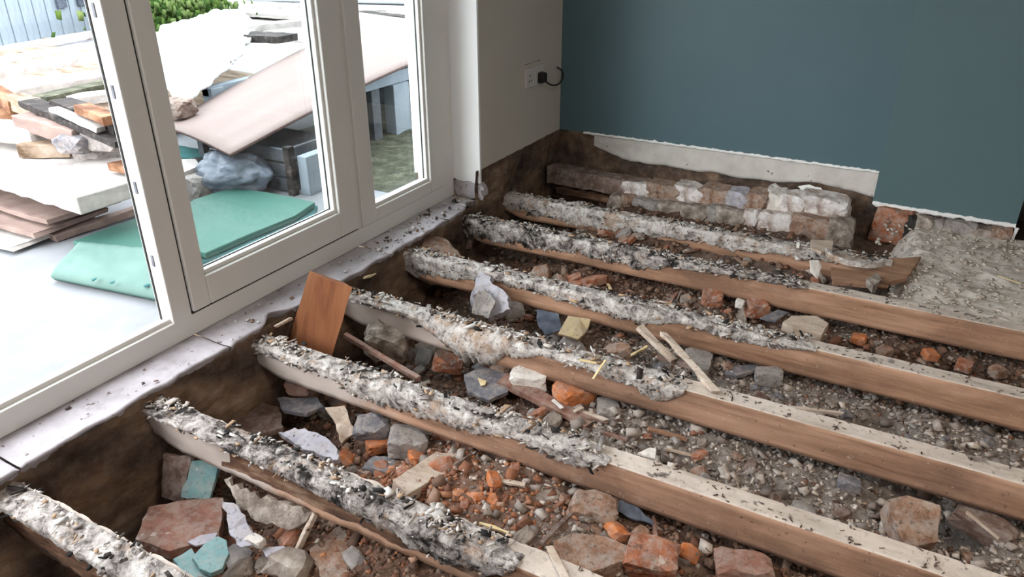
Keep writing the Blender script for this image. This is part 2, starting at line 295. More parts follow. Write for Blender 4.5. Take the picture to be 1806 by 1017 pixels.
def grid_obj(name, V, nu, nv, mats, parent=None, smooth=True, cols=None, slots=None):
    """V: (nu*nv,3) array, u-major"""
    me = bpy.data.meshes.new(name); V = np.asarray(V, np.float32).reshape(-1, 3)
    i, j = np.meshgrid(np.arange(nu-1), np.arange(nv-1), indexing='ij')
    a = (i*nv+j).ravel(); F = np.stack([a, a+nv, a+nv+1, a+1], 1).astype(np.int32); nf = len(F)
    me.vertices.add(len(V)); me.vertices.foreach_set('co', V.ravel())
    me.loops.add(nf*4); me.loops.foreach_set('vertex_index', F.ravel())
    me.polygons.add(nf); me.polygons.foreach_set('loop_start', np.arange(0, nf*4, 4, dtype=np.int32))
    if smooth: me.polygons.foreach_set('use_smooth', np.ones(nf, bool))
    o = link(name, me, parent, [mats] if isinstance(mats, str) else mats)
    if slots is not None: me.polygons.foreach_set('material_index', np.asarray(slots, np.int32).ravel())
    me.update(calc_edges=True); me.validate()
    if cols is not None:
        ca = me.color_attributes.new('Col', 'FLOAT_COLOR', 'POINT')
        ca.data.foreach_set('color', np.concatenate([cols, np.ones((len(cols), 1))], 1).astype(np.float32).ravel())
    return o
rng = np.random.default_rng(7)
CUBE_V = np.array([(x, y, z) for x in (-1, 1) for y in (-1, 1) for z in (-1, 1)], float)
CUBE_F = np.array([(0, 1, 3, 2), (4, 6, 7, 5), (0, 4, 5, 1), (2, 3, 7, 6), (0, 2, 6, 4), (1, 5, 7, 3)])
def scatter(name, pos, size, cols, tilt=3.14, parent=None):
    """many small jittered angular chips in one mesh; pos (n,3), size (n,3), cols (n,3)"""
    n = len(pos)
    V = CUBE_V[None]*(1+rng.uniform(-0.45, 0.25, (n, 8, 3)))*size[:, None, :]*0.5
    a, b_, c = rng.uniform(-1, 1, n)*tilt, rng.uniform(-1, 1, n)*tilt, rng.uniform(0, 6.28, n)
    ca, sa, cb, sb, cc, sc = np.cos(a), np.sin(a), np.cos(b_), np.sin(b_), np.cos(c), np.sin(c)
    z, o1 = np.zeros(n), np.ones(n)
    Rx = np.stack([o1, z, z, z, ca, -sa, z, sa, ca], 1).reshape(n, 3, 3)
    Ry = np.stack([cb, z, sb, z, o1, z, -sb, z, cb], 1).reshape(n, 3, 3)
    Rz = np.stack([cc, -sc, z, sc, cc, z, z, z, o1], 1).reshape(n, 3, 3)
    R = Rz@Ry@Rx
    V = np.einsum('nij,nkj->nki', R, V)+pos[:, None, :]
    F = (CUBE_F[None]+(np.arange(n)*8)[:, None, None]).reshape(-1, 4)
    me = bpy.data.meshes.new(name); nf = len(F)
    me.vertices.add(n*8); me.vertices.foreach_set('co', V.astype(np.float32).ravel())
    me.loops.add(nf*4); me.loops.foreach_set('vertex_index', F.astype(np.int32).ravel())
    me.polygons.add(nf); me.polygons.foreach_set('loop_start', np.arange(0, nf*4, 4, dtype=np.int32))
    o = link(name, me, parent, ['chips']); me.update(calc_edges=True)
    cav = me.color_attributes.new('Col', 'FLOAT_COLOR', 'POINT')
    cv = np.repeat(np.concatenate([cols, np.ones((n, 1))], 1), 8, axis=0)
    cav.data.foreach_set('color', cv.astype(np.float32).ravel())
    o['kind'] = 'stuff'
    return o
def fbm(x, y, z=0.0, oct_=4):
    s = 0; a = 1; t = 0
    for i in range(oct_): s += a*MN.noise(Vector((x, y, z+i*7.3))); t += a; a *= 0.5; x *= 2.1; y *= 2.1
    return s/t
def sm(a, b_, x):
    t = max(0.0, min(1.0, (x-a)/(b_-a))); return t*t*(3-2*t)
PAL = {'grey': [(0.37, 0.32, 0.285), (0.24, 0.205, 0.185), (0.50, 0.45, 0.405), (0.09, 0.075, 0.068), (0.62, 0.56, 0.50)],
       'brown': [(0.17, 0.10, 0.07), (0.26, 0.17, 0.12), (0.08, 0.05, 0.04), (0.36, 0.26, 0.20), (0.30, 0.13, 0.08)],
       'red': [(0.42, 0.16, 0.08), (0.52, 0.20, 0.08), (0.26, 0.10, 0.055), (0.50, 0.34, 0.26), (0.56, 0.28, 0.16)]}
for k in PAL: PAL[k] = np.array(PAL[k])*(1.5 if k == 'grey' else 1.08)

# ------------------------------------------------------------------ layout constants (metres; joist tops at z = 0)
JY = [-0.5465, -0.1444, 0.2508, 0.6506, 1.0593, 1.4981, 1.8501]
JW, JH = 0.0625, 0.101
YR, YW = 1.625, 2.445           # window reveal, teal wall
XF = -0.138                     # room-side face of the window frame
ZS, ZB, ZB2 = 0.05, 0.188, 0.048  # sill top, plaster foot left / right
XB = 1.565                      # step in the teal plaster
RX, RY0, RZ = 4.3, -3.2, 2.4    # room limits

# ------------------------------------------------------------------ the setting
def st(o, lab=None):
    o['kind'] = 'structure'
    if lab: o['label'] = lab
    return o
# ground under the floor
def bay_mix(x, y):
    """weights of grey, brown, red rubble at a place"""
    g = sm(0.75, 1.15, x)*sm(0.3, 0.42, y)*(1-sm(1.05, 1.15, y)*0.75)
    r = math.exp(-(((x-0.78)/0.36)**2+((y-0.13)/0.20)**2)) + 0.6*math.exp(-(((x-0.45)/0.4)**2+((y+0.42)/0.2)**2))
    g += 0.7*math.exp(-(((x-0.86)/0.2)**2+((y-0.23)/0.09)**2)) + 0.8*math.exp(-(((x-1.2)/0.25)**2+((y-0.05)/0.12)**2))
    n = fbm(x*4, y*4, 3)
    g = max(0, g+n*0.5); r = max(0, r*1.1+n*0.35-(0.25 if y > 0.3 else 0)); b_ = max(0.12, 1-g-r)
    s = g+b_+r; return g/s, b_/s, r/s
def zg(x, y):
    z = -0.33 + 0.185*sm(0.05, 1.0, x)
    z += 0.05*math.exp(-(((x-0.8)/0.4)**2+((y-0.1)/0.25)**2))
    z += 0.10*sm(1.1, 1.2, y)*(1-sm(0.4, 1.0, x)) + 0.06*sm(1.5, 1.9, y) - 0.05*sm(1.88, 1.98, y)*sm(1.3, 1.6, x)
    z -= 0.07*math.exp(-(((x-1.9)/0.3)**2+((y-1.32)/0.12)**2))
    z -= 0.10*math.exp(-(((x-1.78)/0.06)**2+((y-0.98)/0.05)**2)) + 0.13*math.exp(-(((x-1.93)/0.10)**2+((y-0.62)/0.07)**2))
    z -= 0.10*math.exp(-(((x-0.30)/0.14)**2+((y-0.62)/0.06)**2))
    z -= 0.08*math.exp(-(((x-0.12)/0.14)**2+((y+0.32)/0.12)**2))
    z += 0.035*fbm(x*5, y*5, 1) + 0.018*fbm(x*16, y*16, 2, 3)
    return z
nx, ny = 300, 400
xs = np.linspace(-0.12, 2.6, nx); ys = np.linspace(-0.95, 2.6, ny)
V = np.empty((nx*ny, 3)); CC = np.empty((nx*ny, 3)); k = 0
mg, mb, mr_ = PAL['grey'].mean(0), PAL['brown'].mean(0), PAL['red'].mean(0)*0.9
for x in xs:
    for y in ys:
        V[k] = (x, y, zg(x, y)+0.006*MN.noise(Vector((x*60, y*60, 0))))
        g, b_, r = bay_mix(x, y); CC[k] = (g*mg+b_*mb+r*mr_)*(0.75+0.35*fbm(x*25, y*25, 5, 2)); k += 1
st(grid_obj('floor', V, nx, ny, 'earth', cols=CC.clip(0.01, 1)))
box_fl = st(box('floor', (-0.1, RY0, -0.42), (RX, 2.6, -0.38), 'masonry'))
# far plain earth of the room behind the camera
st(box('floor', (2.55, RY0, -0.38), (RX, 2.6, -0.20), 'masonry')); st(box('floor', (-0.1, RY0, -0.38), (2.56, -0.93, -0.22), 'masonry'))

# window wall
wl = st(empty('wall_left', (-0.138, 0, 0)))
def mason_face(name, y0, y1, zt, zb, amp, parent, x0=0.0, seed=0, ztf=None):
    nu, nv = int((y1-y0)/0.012)+2, int((zt-zb)/0.012)+2; A = []
    for i in range(nu):
        y = y0+(y1-y0)*i/(nu-1)
        top = ztf(y) if ztf else zt
        for j in range(nv):
            z = zb+(top-zb)*j/(nv-1)
            # rough courses about 75 mm high and random stones
            cz = ((z+0.5+0.012*MN.noise(Vector((y*6, seed, 0))))/0.078) % 1.0; row = int((z+0.5)/0.078)
            cy = ((y+row*0.11)/0.225) % 1.0
            gap = max(sm(0.86, 1.0, cz), sm(0.93, 1.0, cy))
            d = amp*(fbm(y*9, z*9, seed, 4)) - 0.012*gap*(0.5+fbm(y*5, z*5, seed+4)) + 0.5*amp*MN.noise(Vector((y*3, z*3, seed+9)))
            A.append((x0+d-amp*0.4, y, z))
    return grid_obj(name, A, nu, nv, 'masonry', parent)
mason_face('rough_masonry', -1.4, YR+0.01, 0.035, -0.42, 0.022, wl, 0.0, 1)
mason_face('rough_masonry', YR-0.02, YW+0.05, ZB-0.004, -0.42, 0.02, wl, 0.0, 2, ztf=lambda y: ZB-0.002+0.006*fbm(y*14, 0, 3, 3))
box('masonry_core', (-0.36, RY0, -0.42), (-0.035, YW+0.1, 0.015), 'masonry', wl)
box('masonry_core', (-0.36, YR+0.015, 0.0), (-0.035, YW+0.1, ZB), 'masonry', wl)
# cream plaster beside the window, with a ragged foot
def plaster_sheet(name, axis, u0, u1, z0f, z1, base, mats, parent, thick=0.012, step=0.01):
    """thin plaster coat: axis 'x' = plane x=base facing +x (u=y); axis 'y' = plane y=base facing -y (u=x)"""
    n = int((u1-u0)/step)+1; bm = bmesh.new(); cols_ = []
    for i in range(n+1):
        u = u0+(u1-u0)*i/n; z0 = z0f(u)
        def v(d, z): return bm.verts.new((base-d, u, z)) if axis == 'x' else bm.verts.new((u, base+d, z))
        cols_.append((v(0, z0), v(0, z1), v(thick, z1), v(thick, z0)))
    for i in range(n):
        for j in range(4): bm.faces.new((cols_[i][j], cols_[i+1][j], cols_[i+1][(j+1) % 4], cols_[i][(j+1) % 4]))
    bm.faces.new(cols_[0]); bm.faces.new(cols_[-1][::-1])
    return bm_obj(name, bm, mats, parent)
plaster_sheet('cream_plaster', 'x', YR+0.0125, YW, lambda y: ZB+0.006*fbm(y*22, 1, 2, 3), RZ, 0.0, 'cream', wl, 0.02)
box('masonry_core', (-0.36, YR+0.013, ZB+0.012), (-0.02, YW+0.1, RZ), 'masonry', wl)
# white reveal
plaster_sheet('reveal_plaster', 'y', -0.36, 0.0, lambda x: 0.125+0.012*fbm(x*25, 3, 1, 3), RZ, YR, 'white', wl, 0.012)
lump_ = lump('rough_masonry', (-0.07, YR+0.03, 0.085), (0.16, 0.06, 0.085), 'sillplaster', 77, nz=0.12); lump_.parent = wl; lump_.matrix_parent_inverse = wl.matrix_world.inverted()
box('lintel', (-0.36, RY0, 2.12), (0.0, YR+0.02, RZ), 'cream', wl)
box('cream_plaster', (-0.36, RY0, 0.0), (0.0, -2.1, 2.12), 'cream', wl)
# sill of bare plaster under the window frame: separate slabs with cracks
sy = [-1.5, -0.48, 0.155, 0.95, 1.36, YR+0.0]
def edge_x(y):
    return 0.004+0.014*fbm(y*11, 5, 2, 4) - (0.05*math.exp(-((y-0.37)/0.05)**2)) + 0.012*math.exp(-((y+0.62)/0.05)**2) - 0.045*math.exp(-((y-1.57)/0.05)**2)
for i in range(len(sy)-1):
    a, b_ = sy[i]+0.003, sy[i+1]-0.003; nu = int((b_-a)/0.012)+2; nv = 22; A = []
    for p in range(nu):
        y = a+(b_-a)*p/(nu-1); ex = edge_x(y)
        for q_ in range(nv):
            if q_ < 16:
                t = q_/15; x = -0.2+(ex+0.2)*t; z = ZS+0.006*fbm(x*14, y*14, i, 4)-0.004*t - 0.006*(p in (0, nu-1))
                z += (i in (3, 4))*0.010*fbm(x*30, y*30, 8, 3)
            else:
                t = (q_-15)/6; x = ex-0.03*t+0.006*MN.noise(Vector((y*40, t*3, i))); z = ZS-0.004-0.045*t+0.003*MN.noise(Vector((y*50, t*9, i)))
            A.append((x, y, z))
    grid_obj('sill_slab', A, nu, nv, 'sillplaster', wl)

# teal back wall
wb = st(empty('wall_back', (0, YW, 0)))
plaster_sheet('teal_plaster', 'y', 0.0005, XB, lambda x: ZB+0.004*fbm(x*22, 1, 7, 3), RZ, YW, 'blue', wb, 0.02)
plaster_sheet('teal_plaster', 'y', XB, 2.12, lambda x: ZB2+0.005*fbm(x*22, 1, 7, 3)-0.012*(x-XB), RZ, YW, 'blue2', wb, 0.02)
# torn white paint lip under each teal panel
def lip(name, x0, x1, zf, amp, seed, drop=0.012, proud=0.006):
    n = int((x1-x0)/0.006); A = []
    for i in range(n+1):
        x = x0+(x1-x0)*i/n; z = zf(x); up = max(0, amp*(0.3+1.3*fbm(x*35, seed, 0, 4))); dn = drop*(0.6+0.9*fbm(x*28, seed, 5, 3))
        for (dy, dz) in ((0.001, up+0.003), (-proud*0.7, up), (-proud, 0), (-proud, -dn*0.6), (-proud*0.5, -dn), (0.012, -dn)):
            A.append((x, YW+dy+0.001*MN.noise(Vector((x*60, dz*40, 0))), z+dz))
    return grid_obj(name, A, n+1, 6, 'torn', wb)
lip('torn_paint_edge', 0.14, XB, lambda x: ZB, 0.010, 1, 0.010)
lip('torn_paint_edge', XB, 2.12, lambda x: ZB2-0.012*(x-XB), 0.008, 2, 0.022, 0.008)
# bare band where the skirting board was
A = []; nu, nv = 150, 14
for i in range(nu):
    x = 0.20+(XB-0.20)*i/(nu-1)
    bot = 0.066+0.012*fbm(x*9, 3, 3, 3)
    bot += 0.05*math.exp(-((x-0.20)/0.10)**2)+0.028*math.exp(-((x-1.33)/0.13)**2)
    for j in range(nv):
        t = j/(nv-1); z = bot+(ZB+0.004-bot)*t
        dam = max(0, fbm(x*13, z*13, 4, 4)+0.9*math.exp(-((x-0.38)/0.16)**2)+0.55*math.exp(-(((x-1.40)/0.14)**2+((z-0.085)/0.03)**2))-0.45)
        A.append((x, YW+0.004+0.02*dam+(0.012 if j == 0 else 0), z))
grid_obj('bare_plaster_band', A, nu, nv, 'skirtband', wb)
for (x0, x1, zb, zt, s_) in ((1.24, 1.34, 0.055, 0.085, 1), (1.34, 1.47, 0.050, 0.080, 2)):
    0 if s_ == 2 else frag('loose_plaster_flake', [(x0, YW-0.012, zt-0.012), (x0+0.05, YW-0.014, zt+.004), (x1, YW-0.014, zt), (x1+0.02, YW-0.022, zb+0.012), (x1-.03, YW-0.024, zb), (x0+0.03, YW-0.024, zb-.004)], 0.014, 'torn', s_, 0.004, 0.02, wb, loc=False)
box('masonry_core', (-0.36, YW+0.055, -0.42), (2.12, YW+0.3, RZ), 'masonry', wb)
box('masonry_core', (-0.02, YW+0.02, ZB-0.004), (2.115, YW+0.06, RZ), 'masonry', wb)
box('masonry_core', (XB, YW+0.02, ZB2+0.02), (2.115, YW+0.06, ZB), 'masonry', wb)
# dark masonry at the foot of the corner
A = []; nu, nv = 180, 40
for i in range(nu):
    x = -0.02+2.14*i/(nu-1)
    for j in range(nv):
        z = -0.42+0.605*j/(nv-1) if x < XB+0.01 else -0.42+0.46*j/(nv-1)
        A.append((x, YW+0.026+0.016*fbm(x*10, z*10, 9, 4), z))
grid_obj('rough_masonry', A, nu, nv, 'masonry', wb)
# brick ends bedded in lime along the wall foot
rb = random.Random(5); x = 0.44; i = 0
while x < 1.44:
    w_ = rb.uniform(.07, .17); zt = .012+.078*(x-.44)
    mm = rb.choice(('limed', 'limed', 'stone_lilac', 'mortar', 'brick_dusty', 'limed', 'stone_white'))
    if 0.86 < x < 0.97: mm = 'stone_lilac'
    hh = .085+rb.uniform(-.012, .016)
    o = lump('brick_end', (x+w_/2, 2.335+rb.uniform(-.012, .012), zt-hh*.55), (w_*1.16, .13, hh*1.15), mm, 300+i, boxy=0.78, ncut=3, nz=0.08)
    o.parent = wb; o.matrix_parent_inverse = wb.matrix_world.inverted()
    x += w_*rb.uniform(.93, 1.02); i += 1
x = 0.40
while x < 1.46:
    w_ = rb.uniform(.06, .16); zt = -.062+.06*(x-.44)
    mm = rb.choice(('limed', 'mortar', 'brick_dusty', 'mortar', 'limed', 'stone_grey', 'wood_redbrown'))
    o = lump('brick_end', (x+w_/2, 2.285+rb.uniform(-.015, .012), zt-.045), (w_*1.16, .15, .12), mm, 360+i, boxy=0.78, ncut=3, nz=0.09)
    o.parent = wb; o.matrix_parent_inverse = wb.matrix_world.inverted()
    x += w_*rb.uniform(.93, 1.02); i += 1
for i, (px, py, dx, dz, mm) in enumerate([(1572, 396, 0.10, 0.15, 'brick'), (1604, 405, 0.03, 0.12, 'soot'), (1625, 412, 0.06, 0.13, 'mortar'), (1650, 420, 0.05, 0.12, 'stone_grey'),
                                          (1690, 428, 0.10, 0.13, 'stone_grey'), (1728, 430, 0.07, 0.12, 'mortar'), (1755, 436, 0.05, 0.13, 'brick_dusty')]):
    c = P(px, py, y=YW); o = lump('brick_end', (c.x, YW+0.012, -0.045), (dx*1.6, 0.12, dz*1.15), mm, 330+i, boxy=0.72, ncut=4, nz=0.09)
    o.parent = wb; o.matrix_parent_inverse = wb.matrix_world.inverted()
# white jamb strip and dark recess at the right end of the teal wall
bar('jamb_strip', (2.115, YW-0.012, -0.135), (2.125, YW-0.012, 0.035), 0.012, 0.02, 'torn', 4, 0.002, 0.03, wb, up=Vector((0, 1, 0)))
rec = st(empty('wall_recess', (2.12, YW, 0)))
box('recess_side', (2.10, YW+0.03, -0.12), (2.125, YW+0.6, RZ), 'soot', rec); box('recess_back', (2.12, YW+0.55, -0.2), (3.1, YW+0.6, RZ), 'soot', rec)
box('recess_side', (3.1, YW, -0.2), (3.13, YW+0.6, RZ), 'soot', rec); box('recess_lintel', (2.12, YW, 1.1), (3.1, YW+0.55, RZ), 'blue2', rec)
box('recess_hearth', (2.12, YW-0.02, -0.4), (3.1, YW+0.6, -0.11), 'soot', rec)
st(box('wall_back', (3.1, YW, -0.42), (RX, YW+0.3, RZ), 'blue2'))
st(box('wall_right', (RX, RY0, -0.42), (RX+0.1, YW+0.3, RZ), 'room'))
wf = st(empty('wall_front', (2, RY0, 0)))
for lo_, hi_ in (((-0.36, RY0-.1, -.42), (2.0, RY0, RZ)), ((3.4, RY0-.1, -.42), (RX+.1, RY0, RZ)), ((2.0, RY0-.1, -.42), (3.4, RY0, .9)), ((2.0, RY0-.1, 2.1), (3.4, RY0, RZ))): box('wall_panel', lo_, hi_, 'room', wf)
w2 = st(empty('fill_window', (2.45, RY0, .9)))  # unseen window, added in the rear wall to brighten the room
for lo_, hi_ in (((2.0, RY0-.08, .9), (3.4, RY0-.03, .96)), ((2.0, RY0-.08, 2.04), (3.4, RY0-.03, 2.1)), ((2.0, RY0-.08, .96), (2.06, RY0-.03, 2.04)), ((3.34, RY0-.08, .96), (3.4, RY0-.03, 2.04)), ((2.67, RY0-.08, .96), (2.73, RY0-.03, 2.04))): box('fill_window_frame', lo_, hi_, 'upvc', w2)
box('glass_pane', (2.06, RY0-.06, .96), (2.67, RY0-.055, 2.04), 'glass', w2); box('glass_pane', (2.73, RY0-.06, .96), (3.34, RY0-.055, 2.04), 'glass', w2)
st(box('ceiling', (-0.36, RY0-0.1, RZ), (RX+0.1, YW+0.6, RZ+0.1), 'ceiling'))

# concrete hearth pad at the right, top crumbled
A = []; nu, nv = 130, 130
for i in range(nu):
    x = 1.55+1.2*i/(nu-1)
    for j in range(nv):
        y = 1.585+0.86*j/(nv-1)
        e = sm(1.62, 1.78, x+0.06*fbm(y*9, 2, 2, 3)); z = -0.24+(0.222)*e+0.008*fbm(x*25, y*25, 4, 4)+0.02*fbm(x*6, y*6, 2, 3)*e
        z += 0.02*math.exp(-(((x-1.62)/0.16)**2+((y-2.1)/0.2)**2))
        if y < 1.60: z -= 0.10
        if x > 1.7: z += .012*max(0, fbm(x*11, y*11, 8, 4))
        A.append((x, y, z))
tag(grid_obj('hearth_pad', A, nu, nv, 'concrete'), 'crumbling grey concrete hearth pad at the right foot of the teal wall', 'concrete pad')

# ------------------------------------------------------------------ window_1: white frame with open doorway, sash and side light
win = st(empty('window_1', (XF, 0.8, ZS)))
XO = XF-0.065
def wbox(name, y0, y1, z0, z1, x1=XF, x0=XO, mats='upvc', parent=None, bev=0.004): return box(name, (x0, y0, z0), (x1, y1, z1), mats, parent or win, bev)
wbox('bottom_rail', -2.1, YR-0.005, ZS, 0.118); wbox('bottom_rail_lip', -2.1, 0.11, 0.112, 0.132, XF-0.012, XF-0.03)
wbox('head_rail', -2.1, YR-0.005, 2.05, 2.12)
wbox('main_post', 0.085, 0.152, 0.11, 2.06)
for z0 in (0.30, 0.52, 0.78, 0.98, 1.4): wbox('lock_keep', 0.082, 0.086, z0, z0+0.035, XF-0.024, XF-0.034, 'steel', bev=0.001)
wbox('weather_strip', 0.082, 0.0855, 0.12, 2.04, XF-0.050, XF-0.056, 'gasket', bev=0)
wbox('centre_post', 0.945, 0.968, 0.11, 2.06, XF-0.004); wbox('side_jamb', 1.53, YR-0.005, 0.11, 2.06)
# hinged sash (closed)
sash = empty('sash', (XF, 0.55, 0.13)); sash.parent = win; sash.matrix_parent_inverse = win.matrix_world.inverted()
XS = XF+0.010
wbox('sash_stile', 0.155, 0.218, 0.127, 2.04, XS, XO, parent=sash); wbox('sash_stile', 0.835, 0.940, 0.127, 2.04, XS, XO, parent=sash)
wbox('sash_rail', 0.2185, 0.8345, 0.127, 0.222, XS, XO, parent=sash); wbox('sash_rail', 0.2185, 0.8345, 1.96, 2.04, XS, XO, parent=sash)
for (y0, y1, z0, z1) in ((0.218, 0.228, 0.222, 1.96), (0.823, 0.835, 0.222, 1.96), (0.228, 0.823, 0.222, 0.236), (0.228, 0.823, 1.948, 1.96)):
    wbox('glazing_bead', y0, y1, z0, z1, XS-0.014, XF-0.030, parent=sash, bev=0.003)
for (y0, y1, z0, z1) in ((0.228, 0.2305, 0.236, 1.948), (0.8205, 0.823, 0.236, 1.948), (0.2305, 0.8205, 0.236, 0.2385)):
    wbox('glazing_gasket', y0, y1, z0, z1, XF-0.024, XF-0.028, 'gasket', sash, 0)
wbox('glass_pane', 0.224, 0.829, 0.229, 1.955, XF-0.030, XF-0.054, 'glass', sash, 0)
wbox('sash_gasket', 0.1525, 0.1545, 0.127, 2.04, XF-0.001, XF-0.02, 'gasket', bev=0); wbox('sash_gasket', 0.9405, 0.9445, 0.127, 2.04, XF-0.001, XF-0.02, 'gasket', bev=0); wbox('sash_gasket', 0.155, 0.94, 0.1185, 0.1265, XF-0.001, XF-0.02, 'gasket', bev=0)
# fixed side light
side = empty('side_light', (XF, 1.25, 0.12)); side.parent = win; side.matrix_parent_inverse = win.matrix_world.inverted()
wbox('frame_stile', 0.9685, 1.052, 0.1185, 2.04, XF+0.004, XO, parent=side); wbox('frame_stile', 1.435, 1.5295, 0.1185, 2.04, XF+0.004, XO, parent=side)
wbox('frame_rail', 1.0525, 1.4345, 0.1185, 0.170, XF+0.004, XO, parent=side); wbox('frame_rail', 1.0525, 1.4345, 1.96, 2.04, XF+0.004, XO, parent=side)
for (y0, y1, z0, z1) in ((1.052, 1.062, 0.170, 1.96), (1.423, 1.435, 0.170, 1.96), (1.062, 1.423, 0.170, 0.184)):
    wbox('glazing_bead', y0, y1, z0, z1, XF-0.008, XF-0.030, parent=side, bev=0.003)
wbox('glazing_gasket', 1.4205, 1.423, 0.184, 1.95, XF-0.024, XF-0.028, 'gasket', side, 0)
wbox('glass_pane', 1.056, 1.430, 0.177, 1.955, XF-0.030, XF-0.054, 'glass', side, 0)

# ------------------------------------------------------------------ joists
def lerp_list(L, x):
    if x <= L[0][0]: return L[0][1]
    for (a, va), (b_, vb) in zip(L, L[1:]):
        if x <= b_: return va+(vb-va)*(x-a)/(b_-a)
    return L[-1][1]
JSPEC = [
 # label, x of crust end, drape list (x, depth down the near side), side material, x start, x end, crust material, body rot list
 ('nearest floor joist crossing the bottom left corner, black-flecked white crust', 3.2, [(0, .02), (.3, .035), (.7, .04)], 'rot', 3.2, 'crust', [(0, 1), (3, 1)]),
 ('second joist from the bottom left, mouldy with a rotted hollow along its side', 1.15, [(0, .012), (.25, .010), (.45, .022), (.6, .03), (.8, .06), (1.0, .075), (1.15, .05)], 'side_lime', 3.2, 'crust_grey', [(0, .6), (.9, 1), (1.3, .3)]),
 ('long joist below the upright orange-brown board, white fungus on its left half', 1.19, [(0, .03), (.25, .025), (.42, .065), (.6, .06), (.8, .05), (.93, .02), (1.05, .045), (1.19, .03)], 'side_lime', 3.2, 'crust', [(0, .7), (.8, .4), (1.2, 0)]),
 ('joist starting just right of the upright orange-brown board, thick white fungus bulge', 1.26, [(0, .012), (.30, .015), (.40, .05), (.50, .11), (.60, .115), (.68, .06), (.80, .022), (.95, .02), (1.08, .035), (1.2, .065), (1.26, .075)], 'side_lime', 3.2, 'crust_warm', [(0, .6), (.8, .3), (1.2, 0)]),
 ('joist behind the pale lilac plaster lump, fluffy white growth along its top', 1.55, [(0, .09), (.25, .06), (.40, .03), (.7, .045), (1.0, .06), (1.12, .02), (1.35, .035), (1.5, .015), (1.55, .005)], 'side', 3.2, 'crust', [(0, .8), (.8, .3), (1.3, 0)]),
 ('wide brown-faced joist running just in front of the concrete hearth pad', 1.45, [(0, .08), (.3, .075), (.55, .055), (.8, .07), (.95, .03), (1.2, .012), (1.45, .005)], 'side', 3.2, 'crust_grey', [(0, 1), (.8, .5), (1.2, 0)]),
 ('short farthest full joist, brown below crumbly white crust, ending at the hearth pad', 1.72, [(0, .06), (.35, .08), (.55, .09), (.62, .05), (.75, .075), (.9, .05), (1.1, .06), (1.3, .04), (1.7, .02)], 'side', 1.70, 'crust_warm', [(0, 1), (.9, .6), (1.7, .3)]),
]
FL = np.array([(0.74, 0.70, 0.66), (0.58, 0.52, 0.47), (0.36, 0.32, 0.30), (0.03, 0.028, 0.026), (0.06, 0.05, 0.045), (0.50, 0.34, 0.22), (0.02, 0.02, 0.02)])
